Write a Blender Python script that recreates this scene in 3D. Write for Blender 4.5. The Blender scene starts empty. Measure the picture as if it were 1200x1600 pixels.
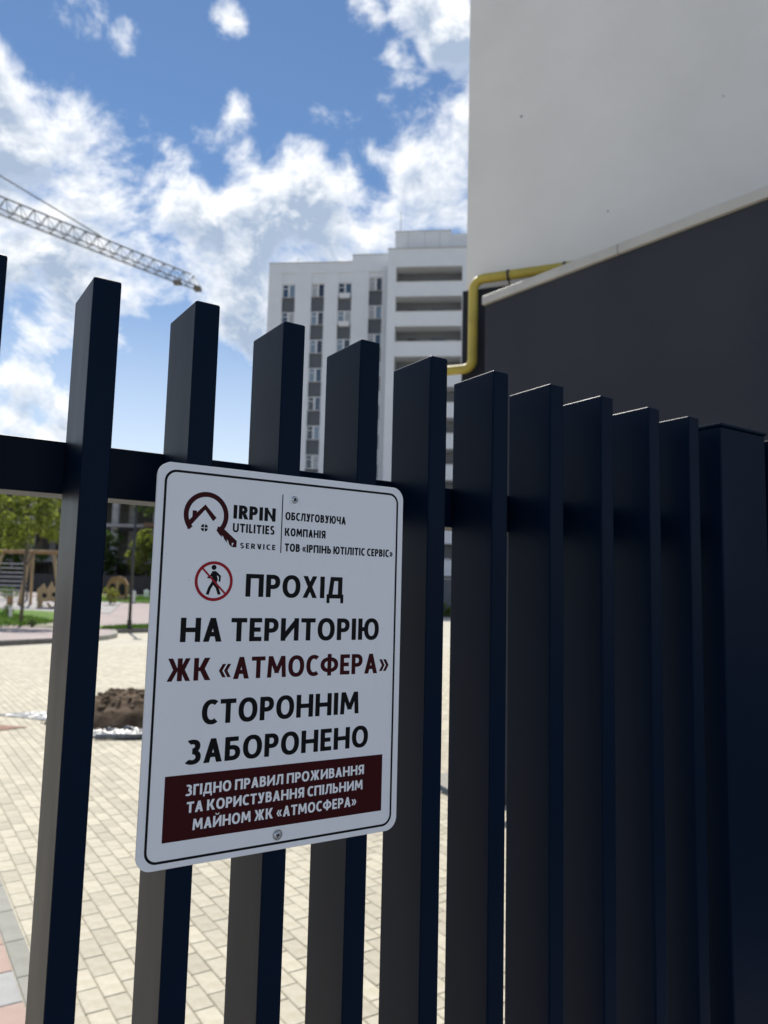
import bpy, bmesh, math, random
import numpy as np
from mathutils import Vector, Matrix
R = math.radians
random.seed(7)
rng = np.random.default_rng(11)
scene = bpy.context.scene
col = scene.collection

# ------------------------------------------------------------------ camera
EYE = Vector((0, 0, 1.76))
CR = Vector((0.99969599, -0.00263755, 0.0245147))
CU = Vector((-0.02465618, -0.10694071, 0.99395964))
CF = Vector((0.0, 0.9942619, 0.10697323))
cam = bpy.data.cameras.new('camera')
cam.sensor_fit = 'VERTICAL'
cam.sensor_height = 34.6667
cam.lens = 26.0
cam.clip_start = 0.02
cam.clip_end = 3000
cam.dof.use_dof = True
cam.dof.focus_distance = .86
cam.dof.aperture_fstop = 7.8
camo = bpy.data.objects.new('camera', cam)
col.objects.link(camo)
camo.matrix_world = Matrix(((CR.x, CU.x, -CF.x, EYE.x), (CR.y, CU.y, -CF.y, EYE.y), (CR.z, CU.z, -CF.z, EYE.z), (0, 0, 0, 1)))
scene.camera = camo

# ------------------------------------------------------------------ light
SUN_AZ, SUN_EL = -22.0, 52.0         # azimuth from +Y towards +X
sd = Vector((math.sin(R(SUN_AZ)) * math.cos(R(SUN_EL)), math.cos(R(SUN_AZ)) * math.cos(R(SUN_EL)), math.sin(R(SUN_EL))))
sun = bpy.data.lights.new('sun', 'SUN')
sun.energy = 3.1
sun.angle = R(0.53)
sun.color = (1.0, 0.95, 0.87)
suno = bpy.data.objects.new('sun', sun)
col.objects.link(suno)
suno.rotation_euler = (-sd).to_track_quat('-Z', 'Y').to_euler()
scene.view_settings.view_transform = 'Standard'
scene.view_settings.look = 'None'
scene.view_settings.exposure = 0.72
scene.view_settings.gamma = 1.0
scene.view_settings.use_curve_mapping = False
scene.cycles.max_bounces = 8
scene.cycles.use_denoising = True

def azel(az, el):
    return (math.sin(R(az)) * math.cos(R(el)), math.cos(R(az)) * math.cos(R(el)), math.sin(R(el)))

world = bpy.data.worlds.new('World')
scene.world = world
world.use_nodes = True
wt = world.node_tree
wt.nodes.clear()

def cloud_group():
    g = bpy.data.node_groups.new('cloud_density', 'ShaderNodeTree')
    g.interface.new_socket('Direction', in_out='INPUT', socket_type='NodeSocketVector')
    g.interface.new_socket('Density', in_out='OUTPUT', socket_type='NodeSocketFloat')
    gi = g.nodes.new('NodeGroupInput'); go = g.nodes.new('NodeGroupOutput')
    L = g.links.new
    sc = g.nodes.new('ShaderNodeVectorMath'); sc.operation = 'MULTIPLY'; sc.inputs[1].default_value = (1, 1, 1.3)
    L(gi.outputs[0], sc.inputs[0])
    wn = g.nodes.new('ShaderNodeTexNoise'); wn.inputs['Scale'].default_value = 5.0; wn.inputs['Detail'].default_value = 3
    L(sc.outputs[0], wn.inputs['Vector'])
    w0 = g.nodes.new('ShaderNodeVectorMath'); w0.operation = 'SUBTRACT'; w0.inputs[1].default_value = (.5, .5, .5)
    L(wn.outputs['Color'], w0.inputs[0])
    w1 = g.nodes.new('ShaderNodeVectorMath'); w1.operation = 'MULTIPLY_ADD'; w1.inputs[1].default_value = (.12, .12, .12)
    L(w0.outputs[0], w1.inputs[0]); L(sc.outputs[0], w1.inputs[2])
    n = g.nodes.new('ShaderNodeTexNoise'); n.inputs['Scale'].default_value = 9.0
    n.inputs['Detail'].default_value = 9; n.inputs['Roughness'].default_value = 0.64
    L(w1.outputs[0], n.inputs['Vector'])
    m = g.nodes.new('ShaderNodeMath'); m.operation = 'MULTIPLY_ADD'; m.inputs[1].default_value = 4.3; m.inputs[2].default_value = -2.2
    L(n.outputs['Fac'], m.inputs[0])
    chain = {1: None, -1: None}
    blobs = [  # azimuth, elevation, radius (degrees), weight: where the clouds of this sky stand
        (-14.8, 19.2, 2.64, 0.75), (-10.2, 21.0, 2.64, 0.85), (-21.0, 17.6, 2.2, 0.6), (-19.1, 21.7, 3.53, 0.9), (-25.0, 15.3, 1.32, 0.55), (-13.3, 16.7, 1.54, 0.55),
        (-27.3, 28.1, 5.29, 0.95), (-28.7, 30.3, 3.31, 0.9), (-23.9, 28.1, 3.75, 0.95), (-21.1, 25.9, 4.85, 1.0), (-18.4, 25.9, 3.31, 0.85), (-25.6, 23.5, 5.73, 0.95), (-15.6, 24.7, 4.85, 1.0), (-20.4, 21.5, 5.73, 0.9), (-23.8, 21.0, 3.53, 0.7), (-10.4, 26.1, 3.97, 0.95), (-12.6, 22.5, 4.85, 0.85), (-16.8, 22.4, 3.97, 0.8), (-8.7, 29.5, 2.87, 0.8), (-6.5, 26.8, 3.97, 0.9), (-2.6, 28.7, 3.53, 0.75), (1.8, 33.1, 2.64, 0.8), (-0.3, 35.7, 1.98, 0.75), (2.4, 29.2, 3.75, 0.85), (4.5, 37.8, 2.2, 0.8), (1.6, 39.5, 1.76, 0.6), (-0.6, 26.7, 3.53, 0.85), (-4.4, 34.1, 1.98, 0.8), (-13.7, 32.5, 2.42, 1.0), (-11.4, 30.1, 1.76, 0.9), (-17.3, 29.1, 1.98, 0.9), (-18.3, 30.5, 1.41, 0.8), (-24.2, 36.4, 1.85, 1.3), (-13.1, 37.7, 1.32, 0.95), (-25.2, 17.8, 3.97, 0.7), (-23.2, 19.0, 3.09, 0.65), (-27.0, 20.0, 2.64, 0.6), (-24.8, 11.9, 2.64, 0.85), (-26.5, 13.4, 1.98, 0.65), (-22.9, 14.3, 1.98, 0.6), (-10.6, 18.7, 2.64, 0.7), (-18.0, 19.7, 3.09, 0.75), (-13.9, 19.3, 2.2, 0.6), (-11.3, 15.1, 1.76, 0.5), (-2.8, 38.6, 1.41, 0.9), (-21.0, 35.6, 1.32, 0.9), (-18.7, 35.0, 6.39, -0.95), (-26.6, 34.3, 2.42, -0.9), (-8.6, 37.0, 5.51, -1.0), (-3.0, 37.2, 1.76, -0.5), (1.2, 36.8, 0.97, -0.4), (-21.3, 15.8, 2.64, -0.7), (-16.8, 14.6, 4.41, -0.9), (-13.1, 14.0, 3.53, -0.8), (-14.2, 28.1, 0.97, -0.4), (-8.8, 32.2, 1.32, -0.4), (-1.1, 29.1, 1.32, -0.5), (-25.4, 20.3, 1.1, -0.4), (-5.8, 31.7, 1.23, -0.4), (4.3, 35.3, 0.97, -0.3), (14, 30, 9, 0.8), (25, 22, 12, 0.7), (-40, 27, 10, 0.8), (-55, 15, 14, 0.6)]
    for az, el, r, w in blobs:
        d = g.nodes.new('ShaderNodeVectorMath'); d.operation = 'DOT_PRODUCT'; d.inputs[1].default_value = azel(az, el)
        L(gi.outputs[0], d.inputs[0])
        mr = g.nodes.new('ShaderNodeMapRange'); mr.interpolation_type = 'SMOOTHSTEP'
        mr.inputs[1].default_value = math.cos(R(r * 1.5)); mr.inputs[2].default_value = 1.0
        mr.inputs[3].default_value = 0; mr.inputs[4].default_value = w
        L(d.outputs['Value'], mr.inputs[0])
        sg_ = 1 if w > 0 else -1
        if chain[sg_] is None: chain[sg_] = mr.outputs[0]
        else:
            a = g.nodes.new('ShaderNodeMath'); a.operation = 'SMOOTH_MAX' if w > 0 else 'SMOOTH_MIN'; a.inputs[2].default_value = .15
            L(chain[sg_], a.inputs[0]); L(mr.outputs[0], a.inputs[1]); chain[sg_] = a.outputs[0]
    a = g.nodes.new('ShaderNodeMath'); a.operation = 'ADD'; L(chain[1], a.inputs[0]); L(chain[-1], a.inputs[1])
    a2 = g.nodes.new('ShaderNodeMath'); a2.operation = 'ADD'; L(a.outputs[0], a2.inputs[0]); L(m.outputs[0], a2.inputs[1]); cur = a2.outputs[0]
    L(cur, go.inputs[0])
    return g

cg = cloud_group()
N = wt.nodes.new; L = wt.links.new
tc = N('ShaderNodeTexCoord')
nrm = N('ShaderNodeVectorMath'); nrm.operation = 'NORMALIZE'; L(tc.outputs['Generated'], nrm.inputs[0])
d0 = N('ShaderNodeGroup'); d0.node_tree = cg; L(nrm.outputs[0], d0.inputs[0])
offs = N('ShaderNodeVectorMath'); offs.operation = 'ADD'; offs.inputs[1].default_value = (-.006, .0, .026); L(nrm.outputs[0], offs.inputs[0])
d1 = N('ShaderNodeGroup'); d1.node_tree = cg; on = N('ShaderNodeVectorMath'); on.operation = 'NORMALIZE'; L(offs.outputs[0], on.inputs[0]); L(on.outputs[0], d1.inputs[0])
alpha = N('ShaderNodeMapRange'); alpha.interpolation_type = 'SMOOTHSTEP'
alpha.inputs[1].default_value = -0.12; alpha.inputs[2].default_value = 0.85; L(d0.outputs[0], alpha.inputs[0])
thick = N('ShaderNodeMapRange'); thick.inputs[1].default_value = 0.32; thick.inputs[2].default_value = 1.05; L(d0.outputs[0], thick.inputs[0])
lit = N('ShaderNodeMath'); lit.operation = 'SUBTRACT'; L(d1.outputs[0], lit.inputs[0]); L(d0.outputs[0], lit.inputs[1])
sh = N('ShaderNodeMath'); sh.operation = 'MULTIPLY_ADD'; sh.inputs[1].default_value = 1.35; L(lit.outputs[0], sh.inputs[0]); L(thick.outputs[0], sh.inputs[2]); sh.use_clamp = True
sha = N('ShaderNodeMath'); sha.operation = 'MULTIPLY'; L(sh.outputs[0], sha.inputs[0]); L(alpha.outputs[0], sha.inputs[1])
ccol = N('ShaderNodeMixRGB'); ccol.inputs[1].default_value = (.97, .985, 1.0, 1); ccol.inputs[2].default_value = (.37, .46, .60, 1); L(sha.outputs[0], ccol.inputs[0])
sky = N('ShaderNodeTexSky'); sky.sky_type = 'NISHITA'; sky.sun_disc = False
sky.sun_elevation = R(SUN_EL); sky.sun_rotation = R(SUN_AZ); sky.air_density = 1.0; sky.dust_density = 0.0; sky.ozone_density = 3.0
bg0 = N('ShaderNodeBackground'); bg0.inputs[1].default_value = 0.064; hs = N('ShaderNodeHueSaturation'); hs.inputs['Saturation'].default_value = 1.10; L(sky.outputs[0], hs.inputs['Color']); L(hs.outputs[0], bg0.inputs[0])
bg1 = N('ShaderNodeBackground'); bg1.inputs[1].default_value = 0.70; L(ccol.outputs[0], bg1.inputs[0])
sep = N('ShaderNodeSeparateXYZ'); L(nrm.outputs[0], sep.inputs[0])
veil = N('ShaderNodeMapRange'); veil.interpolation_type = 'SMOOTHSTEP'; veil.inputs[1].default_value = .46; veil.inputs[2].default_value = .0; veil.inputs[3].default_value = 0; veil.inputs[4].default_value = .62
L(sep.outputs['Z'], veil.inputs[0])
vmx = N('ShaderNodeMath'); vmx.operation = 'SMOOTH_MAX'; vmx.inputs[2].default_value = .12; L(alpha.outputs[0], vmx.inputs[0]); L(veil.outputs[0], vmx.inputs[1]); vmx.use_clamp = True
mx = N('ShaderNodeMixShader'); L(vmx.outputs[0], mx.inputs[0]); L(bg0.outputs[0], mx.inputs[1]); L(bg1.outputs[0], mx.inputs[2])
wo = N('ShaderNodeOutputWorld'); L(mx.outputs[0], wo.inputs[0])

# ------------------------------------------------------------------ materials
MAT = {}
def mat(name, c, rough=.8, var=.0, scale=8, bump=0.0, bscale=60, metal=0, spec=.5, c2=None, detail=6, stretch=None, objrand=0, coat=0, contrast=(.35, .65)):
    m = bpy.data.materials.new(name); m.use_nodes = True
    t = m.node_tree; b = t.nodes['Principled BSDF']
    b.inputs['Roughness'].default_value = rough; b.inputs['Metallic'].default_value = metal
    b.inputs['Specular IOR Level'].default_value = spec
    if coat: b.inputs['Coat Weight'].default_value = coat; b.inputs['Coat Roughness'].default_value = .1
    n = t.nodes.new; l = t.links.new
    tcn = n('ShaderNodeTexCoord'); vec = tcn.outputs['Object']
    if stretch:
        mp = n('ShaderNodeMapping'); mp.inputs['Scale'].default_value = stretch; l(vec, mp.inputs[0]); vec = mp.outputs[0]
    c = tuple(c) + (1,)
    if c2 is None: c2 = tuple(max(0, x * (1 - var)) for x in c[:3])
    c2 = tuple(c2) + (1,)
    nz = n('ShaderNodeTexNoise'); nz.inputs['Scale'].default_value = scale; nz.inputs['Detail'].default_value = detail; nz.inputs['Roughness'].default_value = .6
    l(vec, nz.inputs['Vector'])
    mr = n('ShaderNodeMapRange'); mr.inputs[1].default_value = contrast[0]; mr.inputs[2].default_value = contrast[1]; l(nz.outputs['Fac'], mr.inputs[0])
    mc = n('ShaderNodeMixRGB'); mc.inputs[1].default_value = c; mc.inputs[2].default_value = c2; l(mr.outputs[0], mc.inputs[0])
    out = mc.outputs[0]
    if objrand:
        oi = n('ShaderNodeObjectInfo'); ge = n('ShaderNodeNewGeometry')
        ad = n('ShaderNodeMath'); ad.operation = 'ADD'; l(oi.outputs['Random'], ad.inputs[0]); l(ge.outputs['Random Per Island'], ad.inputs[1])
        fr = n('ShaderNodeMath'); fr.operation = 'FRACT'; l(ad.outputs[0], fr.inputs[0])
        m2 = n('ShaderNodeMapRange'); m2.inputs[3].default_value = 1 - objrand; m2.inputs[4].default_value = 1 + objrand * .4; l(fr.outputs[0], m2.inputs[0])
        vm = n('ShaderNodeVectorMath'); vm.operation = 'SCALE'; l(out, vm.inputs[0]); l(m2.outputs[0], vm.inputs['Scale']); out = vm.outputs[0]
    l(out, b.inputs['Base Color'])
    if bump:
        bz = n('ShaderNodeTexNoise'); bz.inputs['Scale'].default_value = bscale; bz.inputs['Detail'].default_value = 4; l(vec, bz.inputs['Vector'])
        bp = n('ShaderNodeBump'); bp.inputs['Strength'].default_value = bump; bp.inputs['Distance'].default_value = .01; l(bz.outputs['Fac'], bp.inputs['Height'])
        l(bp.outputs[0], b.inputs['Normal'])
    MAT[name] = m
    return m

def brickmat(name, ca, cb, cm, bw, bh, mort, rough=.85, rot=0, bump=.3):
    m = mat(name, ca, rough); t = m.node_tree; n = t.nodes.new; l = t.links.new; b = t.nodes['Principled BSDF']
    tcn = n('ShaderNodeTexCoord'); mp = n('ShaderNodeMapping'); mp.inputs['Rotation'].default_value = (0, 0, R(rot)); l(tcn.outputs['Object'], mp.inputs[0])
    br = n('ShaderNodeTexBrick'); br.inputs['Color1'].default_value = (*ca, 1); br.inputs['Color2'].default_value = (*cb, 1); br.inputs['Mortar'].default_value = (*cm, 1)
    br.inputs['Scale'].default_value = 1; br.inputs['Brick Width'].default_value = bw; br.inputs['Row Height'].default_value = bh; br.inputs['Mortar Size'].default_value = mort
    l(mp.outputs[0], br.inputs['Vector'])
    nz = n('ShaderNodeTexNoise'); nz.inputs['Scale'].default_value = .7; nz.inputs['Detail'].default_value = 8; l(tcn.outputs['Object'], nz.inputs['Vector'])
    mr = n('ShaderNodeMapRange'); mr.inputs[1].default_value = .3; mr.inputs[2].default_value = .75; mr.inputs[3].default_value = 1.05; mr.inputs[4].default_value = .86; l(nz.outputs['Fac'], mr.inputs[0])
    vm = n('ShaderNodeVectorMath'); vm.operation = 'SCALE'; l(br.outputs['Color'], vm.inputs[0]); l(mr.outputs[0], vm.inputs['Scale'])
    l(vm.outputs[0], b.inputs['Base Color'])
    return m

mat('bounce_paving', (.26, .265, .28), .9, .25, 30, .5, 200)  # pale grey for unseen ground, tone chosen to bounce light onto sign and wall
GATE_ROT = 33.0   # gate direction, degrees from +X
mat('gate_paint', (.0015, .0092, .0260), .36, .15, 5, spec=.4)
MAT['gate_paint'].node_tree.nodes['Principled BSDF'].inputs['IOR'].default_value = 1.19
def scuffs(name, lo, hi, dust, thr=(.60, .78)):
    t = MAT[name].node_tree; b = t.nodes['Principled BSDF']; n = t.nodes.new; l = t.links.new
    tc_ = n('ShaderNodeTexCoord'); mp = n('ShaderNodeMapping'); mp.inputs['Scale'].default_value = (14, 14, 3.0); l(tc_.outputs['Object'], mp.inputs[0])
    oi = n('ShaderNodeObjectInfo'); ad = n('ShaderNodeVectorMath'); ad.operation = 'ADD'; l(mp.outputs[0], ad.inputs[0])
    cb = n('ShaderNodeCombineXYZ'); ml = n('ShaderNodeMath'); ml.operation = 'MULTIPLY'; ml.inputs[1].default_value = 40; l(oi.outputs['Random'], ml.inputs[0]); l(ml.outputs[0], cb.inputs[2]); l(cb.outputs[0], ad.inputs[1])
    nz = n('ShaderNodeTexNoise'); nz.inputs['Scale'].default_value = 1.0; nz.inputs['Detail'].default_value = 8; nz.inputs['Roughness'].default_value = .65; l(ad.outputs[0], nz.inputs['Vector'])
    r = n('ShaderNodeMapRange'); r.inputs[1].default_value = .3; r.inputs[2].default_value = .7; r.inputs[3].default_value = lo; r.inputs[4].default_value = hi; l(nz.outputs['Fac'], r.inputs[0]); l(r.outputs[0], b.inputs['Roughness'])
    f = n('ShaderNodeMapRange'); f.inputs[1].default_value = thr[0]; f.inputs[2].default_value = thr[1]; l(nz.outputs['Fac'], f.inputs[0])
    sp_ = n('ShaderNodeTexNoise'); sp_.inputs['Scale'].default_value = 420; sp_.inputs['Detail'].default_value = 1; l(tc_.outputs['Object'], sp_.inputs['Vector'])
    g_ = n('ShaderNodeMapRange'); g_.inputs[1].default_value = .74; g_.inputs[2].default_value = .80; l(sp_.outputs['Fac'], g_.inputs[0])
    mxm = n('ShaderNodeMath'); mxm.operation = 'MAXIMUM'; l(f.outputs[0], mxm.inputs[0]); l(g_.outputs[0], mxm.inputs[1])
    src = b.inputs['Base Color'].links[0].from_socket; m_ = n('ShaderNodeMixRGB'); l(mxm.outputs[0], m_.inputs[0]); l(src, m_.inputs[1]); m_.inputs[2].default_value = (*dust, 1); l(m_.outputs[0], b.inputs['Base Color'])
mat('sign_white', (.84, .84, .86), .38, .03, 6, spec=.25)
mat('sign_black', (.004, .004, .005), .4, spec=.12)
mat('sign_maroon', (.042, .003, .005), .4, spec=.12)
mat('sign_red', (.32, .008, .02), .4, spec=.15)
scuffs('gate_paint', .34, .41, (.004, .008, .020), (.66, .85))
scuffs('sign_white', .30, .48, (.74, .73, .72), (.58, .9))
mat('zinc', (.55, .57, .6), .22, .2, 200, metal=1)
mat('paver_cream', (.60, .56, .45), .85, 0, 14, .35, 160, c2=(.515, .465, .35), objrand=.17)
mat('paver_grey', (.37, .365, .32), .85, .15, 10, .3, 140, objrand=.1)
mat('tile_pink', (.52, .38, .32), .85, .12, 9, .3, 140, objrand=.1)
mat('tile_grey', (.43, .43, .42), .85, .15, 9, .3, 140, objrand=.08)
mat('joint_sand', (.34, .30, .22), .95, .25, 20)
brickmat('paving_far', (.57, .54, .45), (.51, .475, .38), (.42, .37, .28), .2, .1, .006)
brickmat('paving_pink', (.42, .35, .335), (.37, .31, .295), (.32, .25, .23), .2, .1, .006, rot=20)
mat('dirt_ground', (.20, .18, .12), .95, .3, .4)
mat('rubber_ground', (.42, .40, .39), .9, .2, 2)
mat('grass_lawn', (.13, .24, .025), .95, 0, 5, .6, 30, c2=(.08, .165, .018))
mat('grass_blade', (.17, .32, .03), .8, 0, 5, c2=(.11, .22, .02))
mat('kerb_dark', (.17, .165, .155), .9, .3, 8, .3)
mat('kerb_light', (.42, .40, .34), .9, .2, 8, .3)
mat('soil', (.17, .115, .072), .95, 0, 7, 1.0, 25, c2=(.06, .038, .022))
mat('clod', (.21, .155, .105), .95, .4, 20, .6, 40)
mat('plastic_film', (.13, .15, .18), .38, .6, 8, .9, 14, spec=.8)
mat('plastic_dark', (.10, .105, .11), .2, .3, 8, .8, 14, spec=.7)
mat('brown_mat', (.34, .20, .14), .9, .3, 6, .5)
mat('facade_white', (.78, .80, .84), .85, .05, .6, .1, 20)
mat('facade_grey', (.12, .13, .15), .85, .1, 2)
mat('facade_dark', (.075, .08, .09), .85, .1, 2)
mat('frame_white', (.75, .75, .77), .4)
mat('glass_blue', (.05, .09, .15), .06, .3, .3, spec=1.0)
mat('glass_pale', (.22, .30, .38), .08, .3, .3, spec=1.0)
mat('glass_dark', (.02, .03, .05), .06, .3, .3, spec=1.0)
mat('gallery_grey', (.20, .21, .225), .85, .1, 2)
mat('curtain', (.5, .52, .55), .9, .3, 3)
mat('stucco_white', (.86, .825, .775), .92, 0, .55, .35, 110, c2=(.76, .725, .675), detail=10, contrast=(.35, .7))
mat('stucco_dark', (.034, .038, .049), .93, 0, .8, .6, 130, c2=(.024, .028, .040), detail=9)
mat('plinth_dark', (.017, .021, .031), .9, .2, 3, .3, 100)
mat('cap_metal', (.50, .48, .44), .5, .15, 3)
mat('pipe_yellow', (.50, .385, .06), .45, .18, 7)
mat('steel_dark', (.02, .02, .022), .45)
mat('crane_grey', (.21, .215, .20), .6, .2, 1)
mat('crane_brown', (.17, .15, .13), .7)
mat('concrete', (.42, .42, .43), .95, .3, 1.5, .3)
mat('concrete_dark', (.20, .205, .19), .95, .3, 1.5)
mat('shutter_wood', (.26, .17, .11), .9, .3, 2)
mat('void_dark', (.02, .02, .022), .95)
mat('wood_pale', (.46, .33, .19), .7, .25, 6, stretch=(1, 1, .2))
mat('wood_mid', (.38, .235, .12), .7, .25, 6)
mat('fence_dark', (.018, .02, .026), .6, .2, 2)
mat('bark', (.16, .14, .11), .95, .4, 12)
mat('steel_light', (.45, .47, .5), .4, metal=.3)
mat('lamp_post_black', (.02, .022, .024), .4)
mat('bollard_white', (.7, .7, .68), .5)
mat('rope_blue', (.12, .16, .22), .8)

def leafmat(name, a, b_):
    m = mat(name, a, .6, c2=b_, scale=1.2, detail=4, objrand=.45, spec=.3)
    t = m.node_tree; b = t.nodes['Principled BSDF']; o = [x for x in t.nodes if x.type == 'OUTPUT_MATERIAL'][0]
    tr = t.nodes.new('ShaderNodeBsdfTranslucent'); src = b.inputs['Base Color'].links[0].from_socket
    sc = t.nodes.new('ShaderNodeVectorMath'); sc.operation = 'MULTIPLY'; sc.inputs[1].default_value = (2.0, 2.1, 1.0)
    t.links.new(src, sc.inputs[0]); t.links.new(sc.outputs[0], tr.inputs[0])
    mxs = t.nodes.new('ShaderNodeMixShader'); mxs.inputs[0].default_value = .4
    t.links.new(b.outputs[0], mxs.inputs[1]); t.links.new(tr.outputs[0], mxs.inputs[2]); t.links.new(mxs.outputs[0], o.inputs[0])
leafmat('leaf_lime', (.26, .29, .08), (.15, .18, .05))
leafmat('leaf_yellow', (.27, .265, .065), (.17, .18, .045))
leafmat('leaf_green', (.12, .19, .04), (.07, .12, .025))
leafmat('leaf_dark', (.07, .11, .035), (.04, .07, .022))

# ------------------------------------------------------------------ mesh helpers
def tag(o, label=None, cat=None, group=None, kind=None):
    if label: o['label'] = label
    if cat: o['category'] = cat
    if group: o['group'] = group
    if kind: o['kind'] = kind
    return o

def empty(name, loc=(0, 0, 0), rz=0, label=None, cat=None, group=None):
    o = bpy.data.objects.new(name, None); o.empty_display_size = .2
    col.objects.link(o); o.location = loc; o.rotation_euler = (0, 0, R(rz))
    return tag(o, label, cat, group)

class MB:
    def __init__(s): s.v = []; s.f = []
    def add(s, vs, fs):
        n = len(s.v); s.v += [tuple(v) for v in vs]; s.f += [tuple(i + n for i in f) for f in fs]; return s
    def box(s, x0, x1, y0, y1, z0, z1):
        return s.add([(x0, y0, z0), (x1, y0, z0), (x1, y1, z0), (x0, y1, z0), (x0, y0, z1), (x1, y0, z1), (x1, y1, z1), (x0, y1, z1)],
                     [(0, 3, 2, 1), (4, 5, 6, 7), (0, 1, 5, 4), (1, 2, 6, 5), (2, 3, 7, 6), (3, 0, 4, 7)])
    def tube(s, a, b, r, n=8, r2=None, cap=True):
        a = Vector(a); b = Vector(b); d = (b - a).normalized(); r2 = r if r2 is None else r2
        p = d.orthogonal().normalized(); q = d.cross(p)
        vs = [a + (p * math.cos(2 * math.pi * i / n) + q * math.sin(2 * math.pi * i / n)) * r for i in range(n)]
        vs += [b + (p * math.cos(2 * math.pi * i / n) + q * math.sin(2 * math.pi * i / n)) * r2 for i in range(n)]
        fs = [(i, (i + 1) % n, n + (i + 1) % n, n + i) for i in range(n)]
        if cap: fs += [tuple(range(n))[::-1], tuple(range(n, 2 * n))]
        return s.add(vs, fs)
    def path(s, pts, r, n=12):
        pts = [Vector(p) for p in pts]; rings = []; ref = None
        for i, p in enumerate(pts):
            d = (pts[min(i + 1, len(pts) - 1)] - pts[max(i - 1, 0)]).normalized()
            if ref is None: ref = d.orthogonal().normalized()
            ref = (ref - d * ref.dot(d)).normalized(); q = d.cross(ref)
            rr = r[i] if isinstance(r, (list, tuple)) else r
            rings.append([p + (ref * math.cos(2 * math.pi * k / n) + q * math.sin(2 * math.pi * k / n)) * rr for k in range(n)])
        vs = [v for rg in rings for v in rg]; fs = []
        for i in range(len(pts) - 1):
            fs += [(i * n + k, i * n + (k + 1) % n, (i + 1) * n + (k + 1) % n, (i + 1) * n + k) for k in range(n)]
        fs += [tuple(range(n))[::-1], tuple(range((len(pts) - 1) * n, len(pts) * n))]
        return s.add(vs, fs)
    def prism(s, pts, z0, z1):
        n = len(pts)
        return s.add([(x, y, z0) for x, y in pts] + [(x, y, z1) for x, y in pts],
                     [tuple(range(n))[::-1], tuple(range(n, 2 * n))] + [(i, (i + 1) % n, n + (i + 1) % n, n + i) for i in range(n)])
    def sprism(s, pts, y0, y1):          # outline in x,z, thickness along y
        n = len(pts)
        return s.add([(x, y0, z) for x, z in pts] + [(x, y1, z) for x, z in pts],
                     [tuple(range(n)), tuple(range(n, 2 * n))[::-1]] + [(i, n + i, n + (i + 1) % n, (i + 1) % n) for i in range(n)])
    def mesh(s, name, m, smooth=False, bevel=0, seg=2):
        me = bpy.data.meshes.new(name); me.from_pydata(s.v, [], s.f)
        if bevel:
            bm = bmesh.new(); bm.from_mesh(me)
            bmesh.ops.recalc_face_normals(bm, faces=bm.faces)
            bmesh.ops.bevel(bm, geom=list(bm.edges), offset=bevel, segments=seg, affect='EDGES', profile=.5, clamp_overlap=True)
            bm.to_mesh(me); bm.free()
        me.materials.append(MAT[m])
        if smooth:
            me.polygons.foreach_set('use_smooth', [True] * len(me.polygons))
        me.update(); return me
    def build(s, name, m, parent=None, smooth=False, bevel=0, seg=2, loc=(0, 0, 0)):
        o = bpy.data.objects.new(name, s.mesh(name, m, smooth, bevel, seg)); col.objects.link(o); o.parent = parent; o.location = loc
        return o

def link_mesh(name, me, parent=None, loc=(0, 0, 0), rz=0, scale=None):
    o = bpy.data.objects.new(name, me); col.objects.link(o); o.parent = parent; o.location = loc; o.rotation_euler = (0, 0, rz)
    if scale: o.scale = scale
    return o

def copy_tree(o, parent=None):
    c = o.copy(); col.objects.link(c); c.parent = parent
    for ch in list(o.children): copy_tree(ch, c)
    return c

# ------------------------------------------------------------------ terrain
KL = [(-20, 5), (-20, 8), (-11.3, 22.6), (-9.8, 25.6), (-9.5, 26.6), (-9.62, 27.9), (-10.05, 29.2), (-10.6, 30.4), (-9.4, 31.9), (-3, 40), (0, 46), (3, 55), (5, 70), (5, 110)]
def xr(y): return float(np.interp(y, [p[1] for p in KL], [p[0] for p in KL]))
def sm(t): t = min(max(t, 0), 1); return t * t * (3 - 2 * t)
def terr(x, y): return .13 + (.87 * sm((y - 32) / 18) + .25 * sm((y - 50) / 20)) * sm((xr(y) - x) / 8)

def strip(name, mname, ys, xl, xrr, zf, nx=24, kind='structure', parent=None):
    b = MB(); vs = []; fs = []
    for y in ys:
        a, c = xl(y), xrr(y)
        for i in range(nx + 1):
            x = a + (c - a) * i / nx; vs.append((x, y, zf(x, y)))
    for j in range(len(ys) - 1):
        for i in range(nx): k = j * (nx + 1) + i; fs.append((k, k + 1, k + nx + 2, k + nx + 1))
    b.add(vs, fs); o = b.build(name, mname, parent, smooth=True)
    if kind: o['kind'] = kind
    return o

g = MB().add([(-900, -900, -.05), (900, -900, -.05), (900, 1500, -.05), (-900, 1500, -.05)], [(0, 1, 2, 3)]).build('ground', 'dirt_ground')
g['kind'] = 'structure'
yard = MB().add([(-60, -30, -.007), (60, -30, -.007), (60, 110, -.007), (-60, 110, -.007)], [(0, 1, 2, 3)]).build('paved_yard', 'paving_far')
yard['kind'] = 'structure'
yard.rotation_euler = (0, 0, R(GATE_ROT))
GR = R(GATE_ROT)
def uvn(x, y): return (x * math.cos(GR) + y * math.sin(GR), -x * math.sin(GR) + y * math.cos(GR))
def xyu(u, n): return (u * math.cos(GR) - n * math.sin(GR), u * math.sin(GR) + n * math.cos(GR))

near_ground = MB().add([(-40, -40, .006), (40, -40, .006), (40, .70, .006), (-40, .70, .006)], [(0, 1, 2, 3)]).build('bounce_ground', 'bounce_paving')  # unseen ground before the gate, added for its bounce on sign and wall
near_ground['kind'] = 'structure'; near_ground.rotation_euler = (0, 0, GR)
PICK = [-.160, -.056, .0485, .152, .2565, .3595, .462, .567, .671, .778, .883, .993, 1.095]
PW, PD, GD = .0272, .088, .77

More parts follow.
